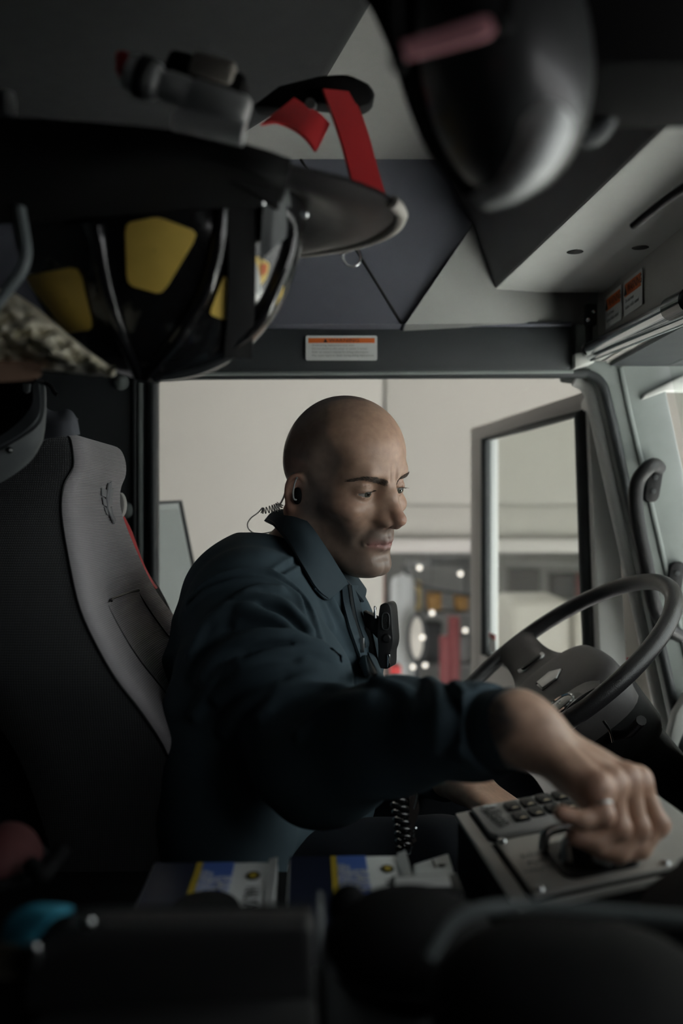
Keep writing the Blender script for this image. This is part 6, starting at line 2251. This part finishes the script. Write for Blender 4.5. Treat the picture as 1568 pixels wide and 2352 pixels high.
ep_ = thing('earpiece', 'clear coiled tube earpiece with a black plug in the man\'s ear', 'earpiece', headw(-0.006, -0.075, 0.0))
ec_ = Vector(from_head((-0.001, -0.071, -0.004)))
nd = Vector(HR @ np.array((-0.15, -1, 0.1))).normalized()
m_ = Matrix.Translation(ec_) @ nd.to_track_quat('Z', 'Y').to_matrix().to_4x4()
bm = bmesh.new()
bmesh.ops.create_icosphere(bm, subdivisions=3, radius=1.0, matrix=m_ @ Matrix.Diagonal((0.0075, 0.0115, 0.006, 1)))
from_bm('ear_plug', bm, M['black_matte'], ep_, 60)
M['clear_tube'] = mat('clear_tube', (0.55, 0.56, 0.55), 0.2, var=0.05, vscale=60)
M['clear_tube'].node_tree.nodes['Principled BSDF'].inputs['Transmission Weight'].default_value = 0.55
yt = 1.268
tube('ear_tube', [P(681, 1098, yt), P(676, 1112, yt - .004), P(673, 1130, yt - .006), P(674, 1145, yt - .004), P(680, 1148, yt)], 0.0013, M['clear_tube'], ep_, n=8, sub=5)
tube('hook_tube', [P(684, 1098, yt), P(690, 1088, yt + .004), P(676, 1086, yt + .012), P(662, 1100, yt + .016), P(655, 1130, yt + .012), P(650, 1145, 1.30), P(643, 1158, 1.31)], 0.0012, M['clear_tube'], ep_, n=8, sub=5)
cen = spline([(643, 1157, 1.31), (640, 1163, 1.315), (632, 1167, 1.32), (620, 1170, 1.325), (606, 1173, 1.33), (601, 1172, 1.33)], 40)
coil = []
for i, c in enumerate(cen):
    u = i / (len(cen) - 1)
    a = u * 10 * 2 * math.pi
    tangent = cen[min(i + 1, len(cen) - 1)] - cen[max(i - 1, 0)]
    tx, ty = tangent[0], tangent[1]
    n_ = math.hypot(tx, ty) or 1
    r = 7.5 + 1.5 * math.sin(u * 5)
    coil.append(P(c[0] - ty / n_ * r * math.cos(a), c[1] + tx / n_ * r * math.cos(a), c[2] + 0.0042 * math.sin(a)))
tube('coil', coil, 0.00075, M['clear_tube'], ep_, n=6, sub=1)
tube('tail_tube', [coil[-1], P(592, 1178, 1.335), P(576, 1190, 1.34), P(568, 1204, 1.34), P(573, 1218, 1.34), P(590, 1226, 1.345), P(612, 1224, 1.35), P(628, 1220, 1.36)], 0.00085, M['clear_tube'], ep_, n=6, sub=6)
box('tube_joint', P(682, 1096, yt - .001), (0.003, 0.003, 0.005), M['clear_tube'], ep_, bevel=0.0008)

# chest microphone
sm_ = thing('speaker_microphone', 'black shoulder radio microphone clipped on the jacket front', 'microphone', P(885, 1520, 1.24))
YM = 1.24
out = [(871, 1398), (876, 1388), (886, 1385), (893, 1389), (897, 1402), (900, 1440), (902, 1470), (900, 1486), (896, 1500), (894, 1532), (880, 1536), (868, 1528), (868, 1490), (866, 1450)]
so = spline([P(a, b3, YM) for a, b3 in out], 4, True)
mb = slab('body', [Vector(q) for q in so], (0.010, 0.030, 0), M['black'], sm_, bevel=0.004, seg=3)
gr = [P(885 + 8.5 * u, 1427 + 19 * v, YM - .001) for u, v in [(math.copysign(abs(math.cos(t)) ** .6, math.cos(t)), math.copysign(abs(math.sin(t)) ** .6, math.sin(t))) for t in [2 * math.pi * i / 24 for i in range(24)]]]
tube('grille_rim', gr, 0.0010, M['rubber'], mb, n=6, sub=1, closed=True)
bm = bmesh.new()
for i in range(5):
    for j in range(11):
        bmesh.ops.create_icosphere(bm, subdivisions=1, radius=0.0008, matrix=Matrix.Translation(P(879 + i * 3, 1413 + j * 2.9, YM - .0005)))
g_ = from_bm('grille_dots', bm, M['rubber'], mb, 60)
g_['kind'] = 'stuff'
lathe('talk_button', [(0.0001, 0.003), (0.004, 0.0028), (0.0055, 0.001), (0.006, 0)], Matrix.Translation(P(887, 1466, YM)) @ Matrix.Rotation(math.pi / 2, 4, 'X'), M['black'], mb, n=20)
box('lens_strip', P(892, 1518, YM - .001), (0.004, 0.003, 0.017), M['chrome'], sm_, bevel=0.001)
slab('clip', [P(832, 1402, YM + .02), P(850, 1412, YM + .01), P(868, 1420, YM + .005), P(868, 1470, YM + .005), P(850, 1450, YM + .01), P(838, 1440, YM + .02)], (0.004, 0.02, 0), M['black'], sm_, bevel=0.003)
tube('clip_wire', [P(858, 1410, YM), P(862, 1398, YM), P(860, 1395, YM - .004), P(862, 1420, YM - .004)], 0.0012, M['chrome'], sm_, n=8, sub=4)
slab('mount_strap', [P(836, 1440, YM + .005), P(850, 1448, YM + .005), P(868, 1535, YM + .005), P(852, 1532, YM + .005)], (0.003, 0.01, 0), M['black_matte'], sm_, bevel=0.002)

# coiled cord and clip at the hip
cc = thing('coiled_cord', 'black coiled radio cord with a steel clip hanging at the man\'s hip', 'cord', P(925, 1955, 1.02))
cen = spline([(912, 1790, 1.03), (914, 1830, 1.03), (920, 1870, 1.03), (925, 1910, 1.03), (927, 1950, 1.03)], 60)
coil = []
for i, c in enumerate(cen):
    a = i / (len(cen) - 1) * 9.5 * 2 * math.pi
    coil.append(P(c[0] + 15 * math.cos(a), c[1], c[2] + 0.007 * math.sin(a)))
tube('coil', coil, 0.0028, M['black_gloss'], cc, n=8, sub=1)
tube('snap_hook', [P(946, 1808, 1.02), P(954, 1806, 1.02), P(958, 1815, 1.02), P(957, 1835, 1.02), P(951, 1858, 1.02)], 0.0014, M['chrome'], cc, n=8, sub=5)
sheet('leather_tab', [[P(938, 1812, 1.03), P(940, 1860, 1.03), P(936, 1900, 1.03), P(948, 1935, 1.03)], [P(956, 1815, 1.03), P(962, 1860, 1.03), P(950, 1900, 1.03), P(956, 1930, 1.03)]], mat('dark_leather', (0.03, 0.022, 0.02), 0.5, var=0.2), cc, thick=0.003, sub=4)
tube('buckle', [P(951, 1903, 1.02), P(955, 1904, 1.02), P(951, 1922, 1.02), P(946, 1924, 1.02)], 0.0012, M['chrome'], cc, n=6, sub=3, closed=True)
tube('lower_clip', [P(930, 1949, 1.02), P(928, 1956, 1.02), P(940, 1962, 1.02), P(946, 1945, 1.02)], 0.0012, M['chrome'], cc, n=6, sub=3)

# watch on the left wrist, ring on the right hand
fl_ = (ELL - WRL) / np.linalg.norm(ELL - WRL)
wt = thing('wristwatch', 'black wristwatch on the man\'s left wrist', 'watch', Vector(WRL))
sweep('band', [WRL + fl_ * t for t in (0.012, 0.015, 0.032, 0.035)], circle(0.0268, 24), M['black'], wt, scale=[0.96, 1, 1, 0.96])
wn = Vector((0.1, -0.5, 0.85)).normalized()
m_ = Matrix.Translation(Vector(WRL + fl_ * 0.0235) + wn * 0.026) @ wn.to_track_quat('Z', 'Y').to_matrix().to_4x4()
lathe('case', [(0.0001, 0.010), (0.014, 0.0095), (0.017, 0.006), (0.017, 0.0)], m_, M['black_gloss'], wt, n=24)
rg_ = thing('finger_ring', 'silver ring on a finger of the hand over the console', 'ring', Vector(HP['pky'][0]))
a_, b2_ = HP['pky'][0], HP['pky'][1]
sweep('band', [a_ * (1 - t) + b2_ * t for t in (0.58, 0.60, 0.67, 0.69)], circle(0.0089, 24), M['steel'], rg_, scale=[0.95, 1, 1, 0.95])
